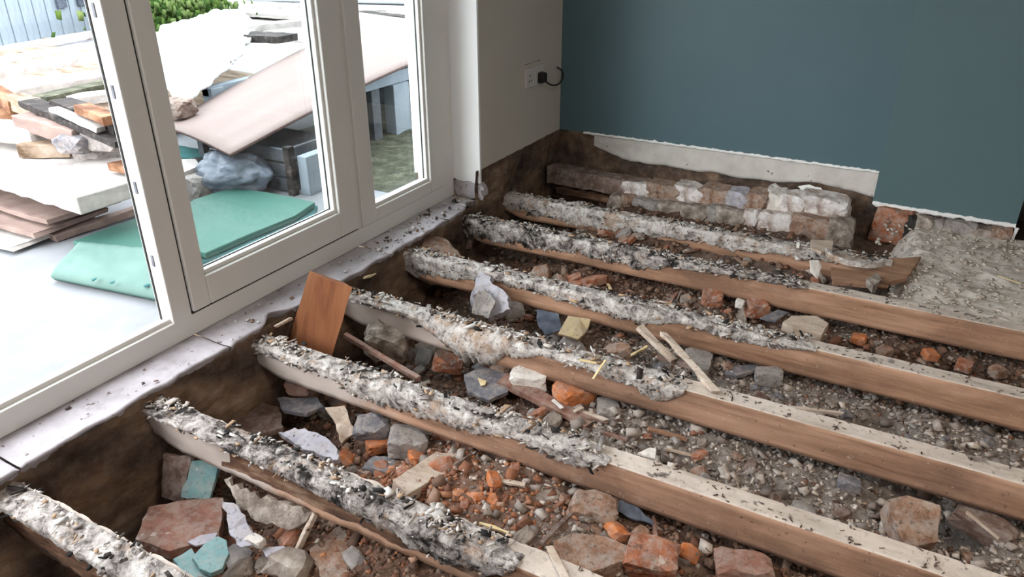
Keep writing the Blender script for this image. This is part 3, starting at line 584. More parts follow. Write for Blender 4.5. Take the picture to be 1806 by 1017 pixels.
for k, (lab, xe, drape, smat, xend, cm, rotl) in enumerate(JSPEC):
    y0 = JY[k]; root = empty('floor_joist', (0.0, y0+JW/2, -JH)); tag(root, lab, 'joist', kind=None)
    # body
    nu = int((xend+0.03)/0.011); prof = []
    for i in range(7): prof.append((1-i/6, 0.0, 't'))       # top, far to near
    for i in range(1, 9): prof.append((0.0, -i/8, 's'))       # near side, down
    for i in range(1, 3): prof.append((i/2, -1.0, 's'))
    for i in range(1, 5): prof.append((1.0, -1+i/4, 's'))     # back up the far side (last = first)
    nv = len(prof); A = []; slots = []
    for i in range(nu):
        x = -0.02+(xend+0.02)*i/(nu-1); rot = lerp_list(rotl, x)
        endf = sm(-0.03, 0.10, x)
        hh = JH*(0.72+0.28*endf)*(1-0.10*rot*max(0, fbm(x*3, k, 1, 2)+0.3))
        if k == 1: hh *= 1.0+0.12*math.exp(-((x-0.72)/0.3)**2)
        for (a, z, w_) in prof:
            py = y0+a*JW; pz = z*hh; s_ = Vector((x*9, a*2.2+k*10, z*2.5))
            amp = 0.0012+0.006*rot
            ny_ = (-1 if a < 0.01 else (1 if a > 0.99 else 0))*(1 if z < 0 else 0.4)
            dsp = amp*(MN.noise(s_)+0.7*MN.noise(s_*3.1)+0.4*MN.noise(s_*7))
            py += ny_*dsp - (0.0 if ny_ else 0)
            pz += (dsp if z > -0.01 else (0.8*dsp-0.3*amp if z < -0.99 else 0))
            if k == 1 and w_ == 's' and a < 0.01:    # rotted hollow on the near side
                cav = sm(0.24, 0.36, x)*(1-sm(0.95, 1.15, x))*sm(0.03, 0.25, -z)*(1-sm(0.70, 0.95, -z))*(0.65+0.7*fbm(x*7, 2, 2, 3))
                py += 0.047*max(0, cav)
            if k == 6 and w_ == 's' and a < 0.01:
                py += 0.012*max(0, fbm(x*8, z*1.5, 2, 3))
            A.append((x, py, pz))
    for i in range(nu-1):
        x = -0.02+(xend+0.02)*i/(nu-1)
        for j in range(nv-1):
            w_ = prof[j+1][2] if j+1 < nv else 's'
            s_ = 0 if j < 6 else 1
            if k == 1 and 7 <= j <= 12 and 0.30 < x+0.10*fbm(x*16, j*0.5, 4, 4)+0.012*(j-9) and x < 1.10+0.1*fbm(x*9, j*0.4, 2, 3): s_ = 2
            slots.append(s_)
    grid_obj('timber', A, nu, nv, ['top', smat, 'rot'], root, slots=slots)
    for xe_ in (-0.02, xend):   # end grain
        ring = [A[(0 if xe_ < 0 else nu-1)*nv+j] for j in range(nv-1)]
        bm = bmesh.new(); bm.faces.new([bm.verts.new(p) for p in ring]); bm_obj('end_grain', bm, smat, root)
    # crust
    xe2 = min(xe, xend); nu = int((xe2+0.02)/0.005); NT, ND = 12, 12; A = []
    for i in range(nu):
        x = -0.02+(xe2+0.02)*i/(nu-1); fade = 1-sm(xe2-0.09, xe2, x) if xe2 < xend else 1
        d = lerp_list(drape, x)*(1+0.55*fbm(x*14, k*3, 0, 4)+0.25*MN.noise(Vector((x*70, k, 0)))+0.2*MN.noise(Vector((x*130, k, 3))))
        d = max(0.002, d*(0.12+0.88*math.sqrt(max(0, fade))*(1+.4*(1-fade)*fbm(x*50, k, 6, 3))))
        wid = JW*(1.0+0.0*fade)
        # ragged retreat of the far boundary near the end
        yfar = 1.03 - (1-fade)*0.5*(1+fbm(x*20, 4, k, 2)) + 0.05*fbm(x*20, 9, k, 2)
        for j in range(NT+ND+1):
            if j <= NT:
                t = j/NT; a = yfar*(1-t); py = y0+a*JW; pz = 0
                h = 0.007*(1+1.2*fbm(x*22, a*1.6+k*5, 2, 4))*min(1, 6*t*(1)+0.0)*(0.4+0.6*fade)
                bul = 0.003*MN.noise(Vector((x*60, a*4, k)))+0.002*MN.noise(Vector((x*140, a*9, k)))
                if t < 0.09: pz -= 0.006
                A.append((x, py+(-0.002 if t > 0.95 else 0), pz+h+bul*1.2))
            else:
                t = (j-NT)/ND; zz = -d*t
                ov = 0.004+0.008*(1+1.3*fbm(x*20, zz*20, k+3, 4))*(1-t**3)+0.003*MN.noise(Vector((x*90, zz*90, k)))
                if k == 3: ov += 0.026*math.exp(-((x-0.54)/0.14)**2)*(1-abs(2*t-1)**2)
                if k == 1: ov += 0.004
                if t > 0.95: ov = -0.002
                A.append((x, y0-ov, zz+0.004*(1-t)))
    grid_obj('fungus_crust', A, nu, NT+ND+1, cm, root)
    # loose flakes lying on the crust, and shavings
    n0 = int(1000*min(1.3, xe2)); X = rng.uniform(-0.01, xe2-0.02, n0); t = rng.uniform(-0.25, 1.0, n0)
    keep = np.array([MN.noise(Vector((X[i]*9, k*7, t[i]*1.5)))+0.5*MN.noise(Vector((X[i]*30, k*7, t[i]*3))) > rng.uniform(-0.25, 0.45) for i in range(n0)]); X = X[keep]; t = t[keep]; n = len(X)
    pos = np.zeros((n, 3)); pos[:, 0] = X
    for i in range(n):
        if t[i] >= 0: pos[i, 1] = y0+JW*t[i]; pos[i, 2] = 0.010+0.005*rng.random()
        else:
            d = lerp_list(drape, X[i]); pos[i, 1] = y0-0.012; pos[i, 2] = -d*rng.random()
    sz = np.stack([0.003+0.028*rng.random(n)**3, 0.003+0.012*rng.random(n)**2, rng.uniform(0.001, 0.004, n)], 1)
    ci = np.array([rng.choice(7, p=([.36, .26, .14, .03, .03, .16, .02] if MN.noise(Vector((x_*7, k*5+2, 0))) > 0.02 else [.14, .14, .22, .14, .16, .12, .08])) for x_ in X])
    sz[::9] *= 1.7; scatter('loose_flakes', pos, sz, FL[ci]*rng.uniform(0.8, 1.05, (n, 1)), 0.4, root)
    if xe2 < 3:   # dirt and nail stains on the clean top
        n = 90; X = rng.uniform(xe2, 2.3, n) if xend > 2 else rng.uniform(1.2, 1.7, n)
        cl = np.array([xe2+0.12+0.145*i for i in range(9)]); X[:70] = cl[rng.integers(0, 9, 70)]+rng.normal(0, 0.013, 70)
        X = np.minimum(X, xend-0.02)
        pos = np.stack([X, y0+JW*rng.uniform(0.05, 0.95, n), np.full(n, 0.0022)], 1)
        sz = np.stack([rng.uniform(0.003, 0.016, n), rng.uniform(0.001, 0.004, n), rng.uniform(0.001, 0.002, n)], 1)
        scatter('dirt_specks', pos, sz, np.array([(0.12, 0.085, 0.07)])*rng.uniform(0.4, 2.0, (n, 1)), 0.2, root)

# wall-side timber in the dark corner
wp = empty('wall_plate', (0.3, 2.28, -0.05)); tag(wp, 'dark damp timber lying along the foot of the teal wall in the corner', 'timber')
bar('timber', (0.02, 2.30, -0.005), (0.62, 2.335, -0.03), 0.09, 0.085, 'wood_dark', 6, 0.004, 0.03, wp)
bar('side_batten', (0.10, 2.235, -0.07), (0.60, 2.25, -0.085), 0.03, 0.03, 'rot', 7, 0.004, 0.02, wp)

# ------------------------------------------------------------------ loose rubble as stuff
def rubble_scatter(name, n, x0, x1, y0, y1, smin, smax, seed, maxz=0.0, flat=0.6):
    r = np.random.default_rng(seed); X = r.uniform(x0, x1, n); Y = r.uniform(y0, y1, n)
    pos = np.empty((n, 3)); cols = np.empty((n, 3)); keys = ('grey', 'brown', 'red')
    s = smin+(smax-smin)*r.random(n)**2.5
    for i in range(n):
        pos[i] = (X[i], Y[i], zg(X[i], Y[i])+s[i]*0.25*r.random()+maxz*r.random()); w_ = bay_mix(X[i], Y[i])
        kk = keys[r.choice(3, p=w_)]; c = PAL[kk][r.integers(0, 5)]*.72+PAL[kk].mean(0)*.28
        cols[i] = (c*.9+np.array([.03, .02, .014]))*r.uniform(0.6, 1.08)
    sz = np.stack([s*r.uniform(0.8, 1.8, n), s, s*r.uniform(0.3, flat+0.3, n)], 1)
    return scatter(name, pos, sz, cols.clip(0.01, 1), 0.7)
tag(rubble_scatter('rubble_crumbs', 1300, 0.02, 1.5, 1.56, 2.3, 0.006, 0.026, 3, 0.004), 'crumbs of mortar and brick between the farthest joist and the teal wall', 'rubble')
tag(rubble_scatter('gravel', 44000, 0.02, 2.2, -0.6, 1.58, 0.003, 0.013, 1), 'small grey and brown gravel and crumbs covering the ground between the joists', 'gravel')
tag(rubble_scatter('rubble_crumbs', 3000, 0.02, 2.2, -0.6, 1.56, 0.010, 0.030, 2, 0.006), 'thumb-sized crumbs of brick, mortar and wood spread over the ground between joists', 'rubble')
n = 700
X = rng.uniform(1.62, 2.3, n); Y = rng.uniform(1.6, 2.42, n)
pos = np.stack([X, Y, -0.012+0*X], 1); s = rng.uniform(0.004, 0.013, n)
tag(scatter('mortar_crumbs', pos, np.stack([s*1.4, s, s*0.6], 1), np.array([(0.56, 0.49, 0.42)])*rng.uniform(0.65, 1.2, (n, 1)), 0.6), 'pale mortar crumbs scattered over the concrete hearth pad', 'crumbs')
n = 170
X = rng.uniform(-0.13, -0.005, n); Y = np.concatenate([rng.uniform(0.9, 1.6, 130), rng.uniform(-0.3, 0.9, 40)])
s = 0.002+0.012*rng.random(n)**2.2; fc = np.array([(0.6, 0.57, 0.55), (0.1, 0.08, 0.07), (0.3, 0.2, 0.14), (0.75, 0.73, 0.74)])
tag(scatter('sill_crumbs', np.stack([X, Y, np.full(n, ZS+0.003)], 1), np.stack([s*1.3, s, s*0.6], 1), fc[rng.integers(0, 4, n)], 0.5), 'plaster crumbs and dark dirt sprinkled along the sill below the window frame', 'crumbs')

# medium fragments: individuals, copied in a loop
proto = {}
for mm in ('brick', 'brick_orange', 'brick_dusty', 'stone_grey', 'mortar', 'slate', 'stone_white', 'wood_dark'):
    proto[mm] = [lump_mesh((0.05, 0.036, 0.024), mm, 900+i*13+len(mm), boxy=0.72, sub=2, ncut=5, nz=0.08, name='fragment') for i in range(4)]
BAYN = ['before the nearest joist', 'in the gap between the first two joists', 'in the gap between second and third joists',
        'in the gap between third and fourth joists', 'in the gap between fourth and fifth joists', 'in the gap between fifth and sixth joists', 'in the gap before the farthest joist']
KN = {'brick': ('brick_fragment', 'small red brick fragment'), 'brick_orange': ('brick_fragment', 'small orange soft brick fragment'), 'brick_dusty': ('brick_fragment', 'small dusty brown brick fragment'),
      'stone_grey': ('stone_fragment', 'small grey stone fragment'), 'mortar': ('mortar_fragment', 'small crumbly mortar fragment'), 'slate': ('slate_fragment', 'small dark slate fragment'),
      'stone_white': ('stone_fragment', 'small white stone chip'), 'wood_dark': ('timber_fragment', 'small dark wood fragment')}
MIXB = {1: ['brick', 'brick', 'brick_dusty', 'mortar', 'stone_grey', 'wood_dark'], 2: ['brick_orange', 'brick', 'brick_dusty', 'mortar', 'stone_grey', 'brick'],
        3: ['stone_grey', 'mortar', 'brick_dusty', 'brick', 'wood_dark', 'stone_grey'], 4: ['stone_grey', 'stone_grey', 'mortar', 'slate', 'brick_dusty', 'wood_dark'],
        5: ['brick', 'brick_dusty', 'mortar', 'stone_grey', 'brick'], 6: ['brick_dusty', 'mortar', 'stone_grey', 'brick']}
rr = random.Random(11); FRAGS = []
for b_ in range(1, 7):
    ya, yb = JY[b_-1]+JW+0.02, JY[b_]-0.02
    for i in range([0, 60, 90, 90, 90, 90, 60][b_]):
        mm = rr.choice(MIXB[b_]); x = rr.uniform(0.08, [0, 1.2, 1.7, 2.0, 2.1, 2.1, 1.5][b_]); y = rr.uniform(ya, yb)
        o = bpy.data.objects.new(KN[mm][0], rr.choice(proto[mm])); COL.objects.link(o); sc_ = rr.uniform(0.55, 1.25)*(rr.choice((1.1, 1.3, 1.9)) if x < 0.8 else rr.choice((.7, .9, 1.1)))
        o.location = (x, y, zg(x, y)+0.008*sc_); o.rotation_euler = (rr.uniform(-.6, .6), rr.uniform(-.6, .6), rr.uniform(0, 6.28)); o.scale = (sc_, sc_, sc_*rr.uniform(0.7, 1.2))
        o['_k'] = (KN[mm][1]+'|'+str(b_)); FRAGS.append((o, mm, b_))

for b_ in range(1, 7):
    ya, yb = JY[b_-1]+JW+0.02, JY[b_]-0.02
    for i in range(22):
        x = rr.uniform(0.08, 1.9); y = rr.uniform(ya, yb); z = zg(x, y)+.012; a = rr.uniform(0, 3.14); l_ = rr.uniform(.025, .075); mm = rr.choice(('wood_pale', 'wood_dark', 'side', 'yellow', 'wood_redbrown'))
        KN.setdefault('s_'+mm, ('wood_splinter', {'wood_pale': 'pale wood splinter', 'wood_dark': 'dark wood splinter', 'side': 'brown wood splinter', 'yellow': 'yellow wood splinter', 'wood_redbrown': 'red-brown wood splinter'}[mm]))
        dv_ = Vector((math.cos(a), math.sin(a)*.7, rr.uniform(-.25, .25)))*l_
        o = bar('wood_splinter', Vector((x, y, z))-dv_, Vector((x, y, z))+dv_, rr.uniform(.006, .016), rr.uniform(.004, .008), mm, i, .0015, .02, bevel=0)
        o['_k'] = 's'; FRAGS.append((o, 's_'+mm, b_))
# ------------------------------------------------------------------ recognisable debris between the joists
def PZ(pts, z): return [P(p[0], p[1], z=(p[2] if len(p) > 2 else z)) for p in pts]
def F(name, cat, label, pts, z, thick, mats, seed=0, jit=0.004, seg=0.02, bevel=0.002):
    return tag(frag(name, PZ(pts, z), thick, mats, seed, jit, seg, bevel=bevel), label, cat)
def L(name, cat, label, px, py, z, size, mats, seed, rot=(0, 0, 0), **k):
    return tag(lump(name, P(px, py, z=z), size, mats, seed, rot, **k), label, cat)
def B(name, cat, label, a, b_, w, h, mats, seed=0, **k):
    return tag(bar(name, P(a[0], a[1], z=a[2]), P(b_[0], b_[1], z=b_[2]), w, h, mats, seed, **k), label, cat)

# bay 1, bottom left
F('mint_board', 'board', 'dusty blue-green board scrap leaning upright under the second joist, bottom left', [(338, 812, -.13), (388, 814, -.13), (368, 884, -.21), (318, 876, -.21)], 0, .012, 'mint_in', 1)
F('wood_board', 'board', 'dark damp board standing behind the blue-green scrap, bottom left', [(288, 800, -.12), (336, 806, -.12), (322, 890, -.24), (284, 876, -.24)], 0, .015, 'wood_dark', 2)
F('terracotta_slab', 'slab', 'reddish-brown slab lying flat, white streak across it, near bottom left', [(262, 893), (330, 880), (394, 877), (390, 925), (386, 946), (300, 971), (238, 950)], -.20, .03, 'wood_redbrown', 3, .003)
F('plaster_sliver', 'sliver', 'white plaster sliver on the front edge of the reddish-brown slab', [(330, 955), (352, 943), (384, 938), (378, 952), (345, 962)], -.192, .004, 'stone_lilac', 4, .002)
F('mint_board', 'board', 'blue-green board scrap with a rounded end at the bottom left', [(338, 982), (360, 958), (384, 944), (400, 952), (404, 975), (392, 1002), (372, 1010), (352, 1002)], -.165, .012, 'mint_in', 5, .002)
F('mint_board', 'board', 'narrow blue-green board scrap beneath the round-ended one, bottom left', [(305, 985), (338, 965), (378, 1022), (340, 1040)], -.185, .012, 'mint_in', 6, .003)
F('plaster_rag', 'rag', 'crumpled grey-white rag of lining paper beside the blue-green scraps', [(392, 884, -.12), (420, 892, -.12), (440, 930, -.15), (452, 958, -.16), (425, 965, -.17), (402, 925, -.15)], 0, .008, 'stone_lilac', 7, .006, .015)
F('plaster_flap', 'flap', 'mouldy grey flap hanging below the hollow of the second joist', [(395, 845, -.09), (440, 868, -.09), (500, 885, -.09), (548, 906, -.10), (520, 930, -.14), (470, 925, -.15), (425, 900, -.14)], 0, .012, 'mortar', 8, .008, .015)
L('plaster_lump', 'lump', 'bright bluish-white plaster lump at the bottom, left of the thin stick', 452, 953, -.165, (.05, .03, .02), 'stone_white', 9)
F('plaster_sliver', 'sliver', 'pinkish-grey plaster sliver right of the bright bluish-white lump', [(460, 965), (500, 962), (530, 978), (512, 990), (470, 982)], -.18, .006, 'stone_lilac', 10)
B('wood_stick', 'stick', 'thin pale stick standing at a slant under the second joist', (556, 905, -.10), (524, 970, -.19), .014, .012, 'wood_pale', 11, jit=.001)
F('brick_slab', 'brick', 'large dark red-brown brick slab at the bottom under the second joist', [(545, 968), (600, 925), (680, 918), (720, 945), (690, 985), (650, 1030), (575, 1035)], -.185, .05, 'brick_dusty', 12, .004)
L('brick', 'brick', 'orange-brown brick half at the bottom, right of the dark brick slab', 725, 1005, -.19, (.11, .07, .05), 'brick_orange', 13, (0, 0, .5), ncut=4)
L('plaster_lump', 'lump', 'grey-blue lump at the bottom between the slab and the orange brick half', 690, 1008, -.17, (.05, .04, .03), 'slate', 14)
# bay 2
F('wood_board', 'board', 'flat dusty brown-grey board on the ground near the wall, third gap', [(385, 722), (440, 702), (492, 716), (500, 752), (445, 768)], -.22, .02, 'wood_dark', 20)
F('wood_board', 'board', 'dark curved board lying half under the long joist near the wall', [(488, 700), (560, 700), (572, 716), (540, 728), (500, 722)], -.19, .015, 'slate', 21)
L('wood_block', 'block', 'reddish block wedged under the long joist beside the wall', 528, 684, -.16, (.09, .04, .05), 'wood_redbrown', 22, (0, 0, .3))
F('lath_plaster', 'plaster', 'long bluish-grey crumpled plaster piece just above the second joist', [(490, 762, -.12), (520, 753, -.12), (560, 762, -.12), (592, 786, -.12), (596, 810, -.12), (560, 800, -.13), (520, 782, -.13)], 0, .02, 'stone_lilac', 23, .006, .015)
F('wood_chunk', 'wood', 'bright cream splintered wood chunk poking from under the long joist', [(572, 718, -.10), (608, 714, -.10), (616, 738, -.13), (630, 764, -.16), (612, 772, -.17), (602, 782, -.17), (592, 748, -.14)], 0, .025, 'wood_pale', 24, .003, .015)
L('slate_block', 'slate', 'dark slate-grey wedge between the cream wood chunk and the round stone', 655, 752, -.15, (.11, .085, .06), 'slate', 25, (0.3, 0, .5), ncut=8)
L('round_stone', 'stone', 'smooth rounded mauve-brown stone below the long joist', 722, 780, -.155, (.125, .105, .075), 'stone_grey', 26, (0, .2, .4), ncut=2, nz=.04)
L('slate_block', 'slate', 'flat dark grey slab right below the slate-grey wedge', 672, 822, -.19, (.10, .07, .03), 'slate', 27, (0, 0, .2))
L('brick', 'brick', 'orange-red brick corner between slate wedge and round stone', 668, 785, -.19, (.08, .05, .04), 'brick_orange', 28, (0, 0, .8))
F('plank_offcut', 'plank', 'pinkish plank offcut with a splintered end lying across the third gap', [(693, 846, -.085), (768, 796, -.125), (800, 800, -.13), (828, 786, -.14), (828, 802, -.14), (790, 828, -.125), (718, 872, -.085)], 0, .035, 'wood_pale', 29, .002, .03)
L('brick', 'brick', 'brown brick piece under the splintered end of the pinkish plank offcut', 790, 772, -.17, (.09, .05, .05), 'brick', 30, (0, 0, .2))
for i, (px, py, s_, lab) in enumerate([(790, 880, .085, 'orange brick lump just right of the pinkish plank offcut'), (842, 902, .100, 'largest bright orange brick lump beside the second joist'),
                                       (918, 942, .075, 'orange brick lump lower right of the largest one, against the second joist'), (860, 868, .045, 'small orange brick lump above the largest one')]):
    L('brick_lump', 'brick', lab, px, py, -.14, (s_*1.25, s_, s_*.7), 'brick_orange', 31+i, (rr.uniform(-.4, .4), rr.uniform(-.4, .4), rr.uniform(0, 3)), ncut=8)
L('brick', 'brick', 'mortar-covered brown brick stub under the middle of the long joist', 1045, 900, -.12, (.12, .09, .07), 'brick_dusty', 36, (0, .1, .3), ncut=6)
B('wood_stick', 'stick', 'grey twig slanting down to the second joist in the third gap', (1008, 905, -.09), (955, 958, -.06), .010, .008, 'wood_dark', 37, jit=.001)
B('wood_lath', 'lath', 'thin split lath lying across the second joist near the bottom edge', (968, 962, .006), (1000, 1024, .010), .016, .004, 'wood_pale', 38, jit=.0015)
F('half_brick', 'brick', 'large tan half brick dusted with mortar at the bottom centre', [(976, 955), (1010, 938), (1068, 945), (1108, 962), (1112, 985), (1050, 1005), (1008, 1015), (980, 1000)], -.10, .06, 'brick_dusty', 39, .003)
L('brick', 'brick', 'rough red-brown brick lump at the bottom, right of the tan half brick', 1150, 985, -.115, (.12, .09, .075), 'brick', 40, (0.1, 0, .2), ncut=8, nz=.1)
L('brick', 'brick', 'dark brown brick at the bottom edge under the long joist', 1312, 1004, -.12, (.13, .08, .06), 'wood_redbrown', 41, (0, 0, .3), ncut=3)
F('plastic_scrap', 'plastic', 'black-blue plastic scrap tucked against the foot of the long joist', [(1075, 880, -.10), (1110, 885, -.10), (1150, 915, -.11), (1158, 928, -.12), (1120, 916, -.12), (1085, 898, -.11)], 0, .006, 'plastic_blue', 42, .004, .015)
L('brick', 'brick', 'low reddish brick rubble lump left of the mortar-covered stub', 955, 880, -.14, (.10, .07, .05), 'mortar', 43, (0, 0, 1))
# bay 3
bm = bmesh.new(); fr4 = [P(561, 486, y=.44), P(622, 507, y=.44), P(581, 642, y=.365), P(519, 620, y=.365)]
vf = [bm.verts.new(p) for p in fr4]; vb = [bm.verts.new(p+Vector((-.052, .018, 0))) for p in fr4]
bm.faces.new(vf); bm.faces.new(vb[::-1])
for i in range(4): bm.faces.new((vf[i], vb[i], vb[(i+1) % 4], vf[(i+1) % 4]))
bmesh.ops.subdivide_edges(bm, edges=bm.edges, cuts=6, use_grid_fill=True)
for v in bm.verts: v.co += Vector((MN.noise(v.co*30), MN.noise(v.co*30+Vector((9, 0, 0))), MN.noise(v.co*30+Vector((0, 9, 0)))))*.0022
upb = bm_obj('upright_board', bm, ['wood_orange', 'stone_lilac'], bevel=.002, loc=sum(fr4, Vector())/4)
nf_ = (fr4[1]-fr4[0]).cross(fr4[3]-fr4[0]).normalized()
for p in upb.data.polygons:
    if abs(p.normal.dot(nf_)) < .6 and p.normal.dot(RV) < -.3: p.material_index = 1
tag(upb, 'orange-brown board offcut standing upright against the pit wall', 'board')
B('wood_pole', 'pole', 'thin pinkish pole lying beside the upright orange-brown board', (608, 590, -.06), (738, 668, -.09), .016, .016, 'wood_redbrown', 51, jit=.001)
L('crusted_lump', 'lump', 'grey pitted lump of rotten debris right of the upright board', 682, 602, -.13, (.16, .12, .12), 'mortar', 52, (.2, .2, .5), nz=.18, ncut=8)
L('brick', 'brick', 'red brick piece in the dark hole right of the grey pitted lump', 790, 640, -.19, (.11, .08, .06), 'brick', 53, (0, .3, .6))
F('slate_slab', 'slate', 'blue-grey slate with a yellow splinter on it, below the white fungus bulge', [(818, 660), (850, 645), (902, 660), (896, 690), (862, 706), (826, 690)], -.13, .015, 'slate', 54, .003)
F('yellow_splinter', 'splinter', 'small yellow splinter resting on the blue-grey slate', [(842, 664), (850, 672), (858, 670), (856, 678), (848, 680)], -.122, .003, 'yellow', 55, .0005)
L('white_stone', 'stone', 'rounded cream-white stone just below the fungus bulge', 932, 664, -.115, (.12, .10, .075), 'stone_white', 56, (0, 0, .4), ncut=3)
B('wood_board', 'board', 'long reddish-brown board lying diagonally in the middle gap', (885, 668, -.125), (1042, 748, -.145), .05, .02, 'wood_redbrown', 57)
L('brick', 'brick', 'dark orange brick under the middle of the joist with the fungus bulge', 1015, 696, -.13, (.13, .09, .07), 'brick_orange', 58, (0, .2, .9), ncut=5)
L('grey_stone', 'stone', 'flattish grey stone right of the dark orange brick', 1072, 722, -.14, (.08, .09, .05), 'stone_grey', 59, (0, 0, .5))
B('wood_lath', 'lath', 'short white chip of lath left of the dark orange brick', (975, 705, -.12), (992, 720, -.12), .012, .006, 'stone_white', 60, jit=.0005)
B('wood_lath', 'lath', 'short cream chip of lath below the dark orange brick', (1012, 726, -.125), (1028, 718, -.125), .012, .006, 'wood_pale', 61, jit=.0005)
F('white_shard', 'shard', 'white triangular shard on the clean top of the long joist', [(1124, 798, .012), (1146, 788, .02), (1158, 790, .02), (1156, 808, .008)], 0, .012, 'stone_white', 62, .001)
F('pale_block', 'block', 'pinkish-grey masonry block with a pale left side, lower right', [(1566, 880, -.06), (1600, 872, -.06), (1660, 890, -.06), (1655, 955, -.10), (1600, 965, -.10), (1582, 930, -.09)], 0, .07, 'brick_dusty', 63, .003, .03)
B('wood_stick', 'stick', 'thin pale lath slanting beside the dark hole at lower right', (1704, 902, -.07), (1762, 950, -.10), .008, .006, 'wood_pale', 64, jit=.0005)
L('brick', 'brick', 'brown brick lump in the dark hole at the lower right corner', 1735, 925, -.14, (.15, .08, .06), 'wood_dark', 65, (0, 0, -.4))
L('blue_stone', 'stone', 'small bluish-grey stone left of the dark hollow at right', 1497, 853, -.125, (.06, .04, .035), 'slate', 66)
B('yellow_splinter', 'splinter', 'upright yellow splinter on the edge of the joist with the fungus bulge', (1046, 668, -.01), (1068, 635, .02), .007, .005, 'yellow', 67, jit=.0005)
B('yellow_splinter', 'splinter', 'yellow splinter lying along the crust left of the upright one', (1022, 634, .016), (1052, 640, .016), .008, .005, 'yellow', 68, jit=.0005)
# bay 4
L('pink_boulder', 'boulder', 'dusty pink-brown broken masonry lump against the pit wall', 772, 464, -.09, (.19, .17, .16), 'brick_dusty', 70, (0, .2, .3), ncut=6, nz=.1)
F('plastic_sheet', 'sheet', 'folded pale lilac-grey plaster lump leaning between two joists', [(846, 478, .01), (862, 486, .005), (872, 502, -.005), (893, 518, -.02), (900, 545, -.06), (880, 552, -.08), (858, 560, -.09), (838, 540, -.08), (826, 545, -.085), (834, 510, -.03)], 0, .03, 'stone_lilac', 71, .006, .012)
F('plastic_sheet', 'sheet', 'smaller grey flap folded in front of the pale lilac-grey lump', [(836, 520, -.02), (856, 508, -.01), (874, 530, -.03), (862, 562, -.08), (832, 552, -.08)], 0, .012, 'stone_grey', 72, .005, .015)
L('grey_stone', 'stone', 'grey stone at the foot of the folded pale lilac-grey lump', 905, 545, -.12, (.09, .07, .06), 'stone_grey', 72, (0, 0, .6))
F('plastic_scrap', 'plastic', 'dark navy plastic scrap left of the khaki board', [(946, 545, -.08), (985, 552, -.08), (992, 580, -.11), (962, 590, -.12), (948, 570, -.10)], 0, .008, 'plastic_blue', 73, .004, .015)
F('khaki_board', 'board', 'small khaki-yellow board tilted under the joist in mid picture', [(1002, 556, -.06), (1042, 562, -.06), (1036, 582, -.09), (1020, 598, -.10), (984, 588, -.10)], 0, .012, 'khaki', 74, .001)
L('pink_stone', 'stone', 'small pink-mauve stone right of the khaki board', 1090, 620, -.08, (.08, .06, .05), 'brick_dusty', 75, (0, 0, .5))
B('wood_lath', 'lath', 'cream rough lath, uppermost of those crossing the middle gap', (1128, 578, -.015), (1188, 634, -.05), .026, .014, 'wood_pale', 76)
B('wood_lath', 'lath', 'longest cream lath leaning down onto the joist with the fungus bulge', (1170, 588, -.02), (1262, 690, .012), .020, .012, 'wood_pale', 77)
B('wood_lath', 'lath', 'lilac-grey lath lying crosswise under the longest cream lath', (1160, 626, -.06), (1230, 648, -.06), .022, .012, 'wood_dark', 78)
F('slate_slab', 'slate', 'mauve-grey flat stone right of the longest cream lath', [(1208, 614), (1232, 610), (1258, 624), (1250, 652), (1224, 648)], -.10, .03, 'stone_grey', 79, .003)
F('slate_slab', 'slate', 'long thin slate lying in the gravel right of the cream laths', [(1280, 648), (1330, 640), (1338, 650), (1300, 662), (1278, 660)], -.115, .012, 'slate', 80, .002)
L('grey_stone', 'stone', 'lilac-grey stone against the brown joist foot, right of the long thin slate', 1355, 664, -.12, (.09, .06, .06), 'stone_grey', 81, (0, 0, .3))
# bay 5
L('brick', 'brick', 'dark red brick corner under the wide brown-faced joist', 1256, 527, -.11, (.08, .08, .06), 'brick', 90, (0, 0, .2), ncut=2)
L('brick', 'brick', 'second dark red brick piece along the wide brown-faced joist', 1335, 545, -.11, (.09, .07, .06), 'brick', 91, (0, 0, .5), ncut=3)
F('slate_slab', 'slate', 'thin curved slate shard just right of the second dark red brick piece', [(1340, 560), (1372, 545), (1392, 550), (1368, 566)], -.07, .008, 'slate', 92, .002)
L('white_stone', 'stone', 'small pale stone between the two dark red brick pieces', 1305, 535, -.09, (.035, .03, .03), 'stone_white', 93)
F('plank_offcut', 'plank', 'pale dusty plank end bridging the gap before the wide brown-faced joist', [(1396, 556), (1440, 556), (1462, 570), (1450, 590), (1400, 578), (1380, 568)], -.045, .03, 'wood_pale', 94, .002)
for i, (px, py, mm) in enumerate([(1515, 598, 'brick_orange'), (1560, 620, 'brick_dusty'), (1640, 625, 'brick_orange'), (1700, 645, 'brick'), (1760, 655, 'brick_dusty')]):
    L('brick_lump', 'brick', ['small orange brick lump nearest the pale plank end', 'dusty brick lump, second from the pale plank end', 'orange brick lump in the dark gap at the right', 'red brick lump in the dark gap, near the right edge', 'dusty brick lump at the right edge of the dark gap'][i], px, py, -.13, (.055, .045, .035), mm, 95+i, (0, 0, i))
